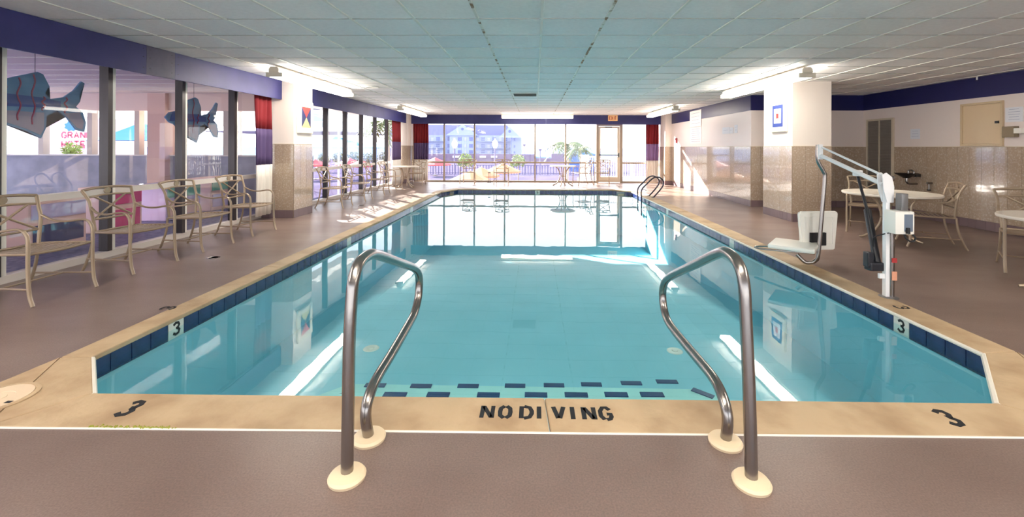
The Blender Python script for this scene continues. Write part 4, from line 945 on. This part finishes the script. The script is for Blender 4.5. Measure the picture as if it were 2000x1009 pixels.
# arcade cabinets and planters behind the lower left panes
def cabinet(label, x, y, w_, d_, h_, m1, m2, m3):
    t = thing('game_cabinet', label, 'cabinet', (x, y, 0), group='cabinets on the veranda')
    obj('body', bbox(-w_ / 2, w_ / 2, -d_ / 2, d_ / 2, 0.0, h_, 0.02), m1, t)
    obj('front_panel', bbox(w_ / 2, w_ / 2 + 0.012, -d_ / 2 + 0.05, d_ / 2 - 0.05, 0.08, h_ * 0.5), m2, t)
    obj('marquee', bbox(w_ / 2, w_ / 2 + 0.02, -d_ / 2 + 0.03, d_ / 2 - 0.03, h_ * 0.62, h_ * 0.9), m3, t)
c1 = mat('pink_panel', rgb(232, 196, 190), 0.5); c2 = mat('navy_panel', rgb(52, 56, 104), 0.4); c3 = mat('magenta_panel', rgb(206, 70, 130), 0.5); c4 = mat('yellow_panel', rgb(226, 196, 60), 0.5); c5 = mat('lilac_panel', rgb(190, 180, 220), 0.5); c6 = mat('teal_panel', rgb(120, 186, 170), 0.5)
cabinet('pink cabinet with navy front outside the nearest left window', -6.6, 4.55, 0.6, 0.6, 0.72, c1, c2, c4)
cabinet('pale pink cabinet with navy panel outside the first left mullion', -6.5, 5.6, 0.5, 0.7, 0.66, c1, c2, c5)
cabinet('magenta fronted cabinet outside the second left window', -6.7, 6.75, 0.5, 0.55, 0.70, c1, c3, c3)
cabinet('lilac and teal cabinet outside the third left window', -6.8, 8.0, 0.5, 0.8, 0.66, c5, c1, c6)
cabinet('pink and teal cabinet outside the fourth left window', -6.9, 9.2, 0.5, 0.8, 0.68, c1, c5, c6)

# shade canopies beyond the far left windows
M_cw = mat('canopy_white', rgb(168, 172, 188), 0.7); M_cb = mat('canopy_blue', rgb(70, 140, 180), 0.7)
def canopy(label, cx, cy, z, w_, d_, peak, m, edge=0.25):
    t = thing('shade_canopy', label, 'canopy', (cx, cy, 0), group='shade canopies')
    bm = BM(); N = 8; R = []
    for i in range(N + 1):
        row = []
        for j in range(N + 1):
            u = i / N * 2 - 1; v = j / N * 2 - 1; hgt = z + peak * (1 - max(abs(u), abs(v))) ** 1.3 - edge * (1 - abs(u)) * 0.0
            row.append(bm.verts.new((u * w_ / 2, v * d_ / 2, hgt)))
        R.append(row)
    for i in range(N):
        for j in range(N): bm.faces.new((R[i][j], R[i + 1][j], R[i + 1][j + 1], R[i][j + 1]))
    o = obj('canopy_cloth', bm, m, t); so = o.modifiers.new('t', 'SOLIDIFY'); so.thickness = 0.03
    for sx in (-1, 1):
        for sy in (-1, 1):
            bm = BM(); tube(bm, [(sx * w_ / 2 * 0.98, sy * d_ / 2 * 0.98, GZ), (sx * w_ / 2 * 0.98, sy * d_ / 2 * 0.98, z)], 0.05, 8); obj('pole', bm, M_mullw, t)
canopy('white shade canopy seen through the windows beyond the left column', -15, 28, 2.2, 9, 8, 1.6, M_cw)
canopy('blue shade canopy below the white one through the left windows', -17.6, 38, 1.25, 10, 6, 1.0, M_cb)
canopy('tall white canopy added as a sun blocker, mostly hidden above the left windows', -11.8, 16.0, 3.0, 6.2, 6.6, 0.9, M_cw)  # placed mostly out of view to cut the sun patch by the chairs
canopy('blue shade canopy seen beyond the veranda parapet', -27.6, 30, 1.7, 3.9, 4, 1.3, M_cb)

# umbrellas
def umbrella(label, px, py, y, w_, m):
    p = ony(px, py, y); t = thing('parasol', label, 'umbrella', (p.x, p.y, GZ), group='parasols on the terrace')
    h_ = p.z - GZ; bm = BM(); n = 8
    apex = bm.verts.new((0, 0, h_)); ring = [bm.verts.new((w_ / 2 * math.cos(2 * PI * i / n + 0.2), w_ / 2 * math.sin(2 * PI * i / n + 0.2), h_ - w_ * 0.22)) for i in range(n)]
    low = [bm.verts.new((v.co.x, v.co.y, v.co.z - 0.15)) for v in ring]
    for i in range(n): bm.faces.new((apex, ring[i], ring[(i + 1) % n])); bm.faces.new((ring[i], low[i], low[(i + 1) % n], ring[(i + 1) % n]))
    obj('canopy', bm, m, t)
    bm = BM(); tube(bm, [(0, 0, 0.05), (0, 0, h_ + 0.08)], 0.03, 8); obj('pole', bm, M_mullw, t)
    bm = BM(); lathe(bm, [(0.3, 0), (0.3, 0.06), (0.05, 0.12)], n=12); obj('base', bm, M_grey, t)
M_ur = mat('umbrella_red', rgb(196, 66, 70), 0.7); M_uo = mat('umbrella_orange', rgb(206, 130, 78), 0.7)
umbrella('red parasol behind the far left curtain', 850, 307, 58, 4.2, M_ur)
umbrella('orange parasol between the far armchairs', 940, 326, 32, 2.7, M_uo)
umbrella('peach parasol behind the second far armchair', 982, 318, 38, 3.2, M_uo)
umbrella('pale orange parasol low behind the first far armchair', 918, 333, 28, 2.6, M_uo)
umbrella('red parasol seen between mullions beyond the left column', 683, 308, 52, 3.4, M_ur)
umbrella('second red parasol seen beyond the left column', 705, 312, 46, 2.8, M_ur)
umbrella('red parasol just right of the left column edge', 615, 310, 50, 3.2, M_ur)
# garden wall with stepped top, hedges
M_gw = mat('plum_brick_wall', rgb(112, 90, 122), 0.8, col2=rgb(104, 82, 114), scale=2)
gw = obj('garden_wall', bbox(ony(835, 300, 110).x, ony(1046, 300, 110).x, 110, 110.5, GZ, ony(1000, 301, 110).z), M_gw, kind='structure')
bm = BM(); box(bm, ony(1046, 300, 110).x, ony(1077, 300, 110).x, 110, 110.5, GZ, ony(1060, 309, 110).z); box(bm, ony(1077, 300, 110).x, ony(1120, 300, 110).x, 110, 110.5, GZ, ony(1090, 300, 110).z); obj('wall_section', bm, M_gw, gw)
for px in (890, 943, 965):
    a = ony(px - 6, 304, 109.8); b = ony(px + 6, 308, 109.8); bm = BM(); box(bm, a.x, b.x, 109.7, 110, b.z, a.z); obj('wall_plaque', bm, M_white, gw)
# low indigo fence nearer
fn = thing('terrace_fence', 'dark lavender vertical bar fence across the terrace', 'fence', (0, 62, GZ), group=None)
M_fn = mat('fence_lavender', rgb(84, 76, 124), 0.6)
for i in range(70):
    bm = BM(); x = -17 + i * 0.4; box(bm, x - 0.06, x + 0.06, -0.03, 0.03, 0.0, 1.3); obj('fence_bar', bm, M_fn, fn)
bm = BM(); box(bm, -17, 11, -0.04, 0.04, 1.2, 1.3); box(bm, -17, 11, -0.04, 0.04, 0.1, 0.2); obj('fence_rail', bm, M_fn, fn)

def leafball(bm, c, r, n, s, rng):
    for i in range(n):
        d = Vector((rng.gauss(0, 1), rng.gauss(0, 1), rng.gauss(0, 1))).normalized() * r * rng.uniform(0.55, 1.0); d.z *= 0.8
        p = Vector(c) + d; a = Vector((rng.uniform(-1, 1), rng.uniform(-1, 1), rng.uniform(-1, 1))).normalized() * s; b = a.cross(Vector((rng.uniform(-1, 1), rng.uniform(-1, 1), 1))).normalized() * s * 0.6
        bm.faces.new([bm.verts.new(p + q) for q in (-a, b, a, -b)])
M_leafy = mat('leaf_yellow_green', rgb(150, 160, 76), 0.7, col2=rgb(110, 136, 60), scale=2)
M_leafg = mat('leaf_green', rgb(104, 120, 82), 0.7, col2=rgb(136, 132, 96), scale=2)
def bush(label, px, py, y, r, m):
    p = ony(px, py, y); t = thing('leafy_bush', label, 'bush', (p.x, y, GZ), group='shrubs on the terrace'); rng = random.Random(px)
    bm = BM(); leafball(bm, (0, 0, p.z - GZ), r, 260, r * 0.16, rng); leafball(bm, (r * 0.5, 0, p.z - GZ - r * 0.5), r * 0.8, 140, r * 0.16, rng); leafball(bm, (-r * 0.5, 0.2, p.z - GZ - r * 0.6), r * 0.8, 140, r * 0.16, rng); obj('foliage', bm, m, t)
    bm = BM(); tube(bm, [(0, 0, 0), (0.05, 0, (p.z - GZ) * 0.5), (0, 0, p.z - GZ)], 0.05, 6, 2); obj('stem', bm, mat('bark', rgb(140, 116, 96), 0.8), t)
bush('yellow green bush behind the left far armchair', 908, 310, 45, 0.75, M_leafy)
bush('tall pale yellow bush right of the far armchairs', 1012, 311, 45, 0.7, M_leafy)
bush('bright green bush below the white and pink hotel sign', 140, 290, 30, 0.55, M_leafy)
for px, lb in ((632, 'tan green hedge shrub nearest the left column'), (661, 'tan green hedge shrub second from the left column'), (690, 'tan green hedge shrub third from the left column'), (719, 'tan green hedge shrub second from the left end curtain'), (748, 'tan green hedge shrub next to the left end curtain')): bush(lb, px, 304 + (px % 3), 66, 0.85, M_leafg)
# palm
M_palm = mat('palm_green', rgb(104, 112, 50), 0.7, col2=rgb(76, 96, 44), scale=2)
def palm(label, px, py, y, r, h_off=0):
    p = ony(px, py, y); t = thing('palm_tree', label, 'palm tree', (p.x, y, GZ), group='palm trees'); hz = p.z - GZ; rng = random.Random(px)
    bm = BM(); tube(bm, [(0, 0, 0), (0.1, 0, hz * 0.5), (0, 0, hz)], 0.11, 8, 3); obj('trunk', bm, mat('palm_bark', rgb(190, 170, 150), 0.8), t)
    for k in range(13):
        a = 2 * PI * k / 13 + rng.uniform(-0.2, 0.2); el = rng.uniform(0.1, 0.9); bm = BM()
        sp = [Vector((math.cos(a) * r * s, math.sin(a) * r * s, hz + r * (el * s - 0.9 * s * s))) for s in [i / 9 for i in range(10)]]
        tube(bm, sp, 0.015, 4)
        side_ = Vector((-math.sin(a), math.cos(a), 0))
        for i in range(1, 10):
            for s in (-1, 1):
                ln = r * 0.34 * math.sin(PI * (i / 10) ** 0.7 * 0.95 + 0.1); tip = sp[i] + side_ * s * ln + (sp[i] - sp[i - 1]) * 1.2 + Vector((0, 0, -ln * 0.5)); wv = (sp[i] - sp[i - 1]) * 0.5
                bm.faces.new([bm.verts.new(q) for q in (sp[i] - wv, tip, sp[i] + wv)])
        obj('frond', bm, M_palm, t)
palm('broad palm tree left of the glass exit door', 1108, 284, 45, 2.3)
palm('smaller palm tree in front of the blue hut', 1133, 292, 39, 1.3)
palm('pale palm tree seen at the top of the last left windows', 756, 240, 24, 1.5)
# blue hut
p = ony(1137, 300, 70)
hu = thing('beach_hut', 'bright blue beach hut with low gabled roof behind the palms', 'hut', (p.x, 70, GZ)); zt = ony(1137, 301, 70).z - GZ
M_hut = mat('hut_blue', rgb(24, 92, 176), 0.6)
obj('walls', bbox(-2.1, 2.1, 0, 3, 0, zt), M_hut, hu)
bm = BM(); prism(bm, [(-2.4, zt), (2.4, zt - 0.1), (0.2, zt + 0.65)], -0.3, 3.3, M_on((0, 0, 0), (1, 0, 0), (0, 0, 1)) @ Matrix.Scale(-1, 4, (0, 0, 1))); obj('roof', bm, mat('hut_roof_blue', rgb(64, 130, 190), 0.6), hu)
obj('hut_door', bbox(-0.4, 0.4, -0.04, 0, 0, 1.9), mat('hut_door_blue', rgb(110, 180, 226), 0.6), hu)
# acorn lamps
for px, lb in ((888, 'white acorn street lamp left of the hotel gable'), (967, 'white acorn street lamp in front of the hotel middle')):
    p = ony(px, 281, 50); t = thing('street_lamp', lb, 'street lamp', (p.x, 50, GZ), group='acorn street lamps'); hz = p.z - GZ
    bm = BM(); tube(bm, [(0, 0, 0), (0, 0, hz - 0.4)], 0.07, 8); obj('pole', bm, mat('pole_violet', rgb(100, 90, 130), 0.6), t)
    bm = BM(); lathe(bm, [(0.15, -0.5), (0.2, -0.42), (0.33, -0.1), (0.34, 0.1), (0.2, 0.35), (0.08, 0.5), (0.05, 0.62), (0, 0.66)], (0, 0, hz), 16); obj('globe', bm, mat('globe_white', rgb(250, 250, 252), 0.4, emit=0.6), t, smooth=True)
for px, lb in ((1055, 'dark slim lamp post left of the palm'), (1024, 'thin dark flag post right of the hotel')):
    p = ony(px, 292 if px > 1040 else 283, 60); t = thing('lamp_post', lb, 'post', (p.x, 60, GZ), group='slim posts'); hz = p.z - GZ
    bm = BM(); tube(bm, [(0, 0, 0), (0, 0, hz)], 0.07 if px > 1040 else 0.04, 8); obj('pole', bm, mat('pole_violet', rgb(100, 90, 130), 0.6), t); bm = BM(); lathe(bm, [(0.08, -0.2), (0.22, 0.0), (0.22, 0.1), (0, 0.14)], (0, 0, hz), 12); obj('lamp_head', bm, mat('pole_violet', rgb(100, 90, 130), 0.6), t)

# hotel far away, distance haze painted into its pale lavender colours
HY = 220.0
def hx(px): return ony(px, 280, HY).x
def hz_(py): return ony(930, py, HY).z
M_hw = mat('hotel_siding_hazed', rgb(144, 150, 184), 0.8); M_hr = mat('hotel_roof_hazed', rgb(124, 122, 156), 0.8); M_hg = mat('hotel_gable_hazed', rgb(156, 162, 188), 0.8); M_win = mat('hotel_window', rgb(92, 100, 150), 0.4); M_lit = mat('hotel_door_cream', rgb(170, 166, 170), 0.6)  # pale lavender tones carry the outdoor haze
ho = thing('seaside_hotel', 'long haze-tinted blue hotel with gables and balconies across the water side', 'building', (0, HY, 0))
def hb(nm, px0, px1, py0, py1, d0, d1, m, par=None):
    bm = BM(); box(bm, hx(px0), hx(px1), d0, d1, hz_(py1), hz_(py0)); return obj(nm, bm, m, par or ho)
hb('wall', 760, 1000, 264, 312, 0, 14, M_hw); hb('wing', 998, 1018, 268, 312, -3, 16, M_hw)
Mh = lambda dd: M_on((0, dd, 0), (1, 0, 0), (0, 0, 1))
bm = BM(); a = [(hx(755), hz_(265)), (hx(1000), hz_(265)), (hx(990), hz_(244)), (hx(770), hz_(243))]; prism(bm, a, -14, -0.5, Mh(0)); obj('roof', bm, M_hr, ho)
def gable(l, r, py, apx, apy, d):
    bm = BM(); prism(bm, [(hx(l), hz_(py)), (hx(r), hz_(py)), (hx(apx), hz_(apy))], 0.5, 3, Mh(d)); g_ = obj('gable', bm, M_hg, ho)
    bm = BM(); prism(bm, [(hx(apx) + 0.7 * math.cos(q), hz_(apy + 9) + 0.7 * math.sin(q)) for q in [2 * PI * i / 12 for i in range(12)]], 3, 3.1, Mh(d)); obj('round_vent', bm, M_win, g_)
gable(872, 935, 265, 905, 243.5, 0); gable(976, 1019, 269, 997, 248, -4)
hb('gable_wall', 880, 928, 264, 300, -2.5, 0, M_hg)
for r, (y0, y1) in enumerate(((268, 275), (281, 288), (293, 299))):
    for k, px in enumerate(range(764, 996, 11)):
        if k % 2: hb('window', px + 1, px + 6, y0 + 1, y1, -2.7 if 880 < px < 925 else -0.2, 0.1, M_lit)
        else: hb('window', px, px + 7, y0, y1, -2.7 if 880 < px < 925 else -0.2, 0.1, M_win)
    for a, b in ((760, 815), (815, 870), (936, 996)):
        f = hb('balcony', a + 1, b - 1, y1 + 0.2, y1 + 1.2, -2.2, 0, M_hg); hb('balcony_rail', a + 1, b - 1, y1 - 3.5, y1 - 3.0, -2.2, -2.1, M_hg, f)
    hb('window', 1004, 1007, y0 + 2, y1, -3.1, -3, M_win)
# pink hotel sign building
p = ony(150, 240, 40)
sg = thing('hotel_sign_building', 'pink building with white GRAND HOTEL sign seen under the nearest fish', 'building', (p.x, 40, GZ))
a = ony(95, 226, 40); b = ony(186, 226, 40)
obj('wall', bbox(a.x - p.x - 0.5, b.x - p.x + 0.5, 0.2, 4, 0, a.z - GZ - 0.2), mat('building_pink', rgb(244, 200, 206), 0.7), sg)
a = ony(118, 228, 40); b = ony(184, 283, 40)
obj('sign_board', bbox(a.x - p.x, b.x - p.x, 0, 0.2, b.z - GZ, a.z - GZ), M_white, sg)
bm = BM(); Mx = M_on((a.x - p.x + 0.15, -0.002, 0), (1, 0, 0), (0, 0, 1)); zz = ony(150, 269, 40).z - GZ
for i, ch in enumerate('GRAND'): glyph(bm, ch, Mx, i * 0.60, zz, 0.42, 0.52, 0.15, 0.01)
for i, ch in enumerate('HOTEL'): glyph(bm, ch, Mx, i * 0.60, zz - 0.85, 0.42, 0.52, 0.15, 0.01)
obj('lettering', bm, mat('sign_pink', rgb(226, 90, 120), 0.6), sg)
bm = BM(); prism(bm, [(0.9 + 0.55 * math.cos(q) * (1 + 0.3 * (i % 2)), zz + 1.1 + 0.4 * math.sin(q) * (1 + 0.3 * (i % 2))) for i, q in enumerate([2 * PI * i / 16 for i in range(16)])], 0.0, 0.02, Mx); obj('blue_emblem', bm, M_cb, sg)
# landing outside the exit door with white railing
ld = obj('landing', bbox(1.9, 6.2, FY + 0.12, 19.75, -0.15, -0.02), mat('landing_grey', rgb(140, 136, 146), 1.0, spec=0.0), kind='structure')
rl = thing('landing_railing', 'white baluster railing outside the exit door', 'railing', (0, 19.5, 0))
for k in range(40):
    x = 2.35 + k * 0.105
    if x > 6.2: break
    obj('baluster', bbox(x - 0.018, x + 0.018, -0.018, 0.018, 0.06, 0.9), M_white, rl)
obj('top_rail', bbox(2.3, 6.2, -0.045, 0.045, 0.9, 0.96, 0.008), M_white, rl); obj('bottom_rail', bbox(2.3, 6.2, -0.03, 0.03, 0.02, 0.07, 0.005), M_white, rl)
for x in (2.33, 4.3, 6.15): obj('newel_post', bbox(x - 0.07, x + 0.07, -0.07, 0.07, -0.02, 1.02, 0.008), M_white, rl)
nb = thing('white_pillar', 'white gate pillar outside left of the exit door', 'pillar', (2.16, 19.2, 0)); obj('shaft', bbox(-0.12, 0.12, -0.12, 0.12, -0.02, 0.98, 0.008), M_white, nb); obj('cap', bbox(-0.15, 0.15, -0.15, 0.15, 0.98, 1.02, 0.008), M_white, nb)
print('objects', len(bpy.data.objects))
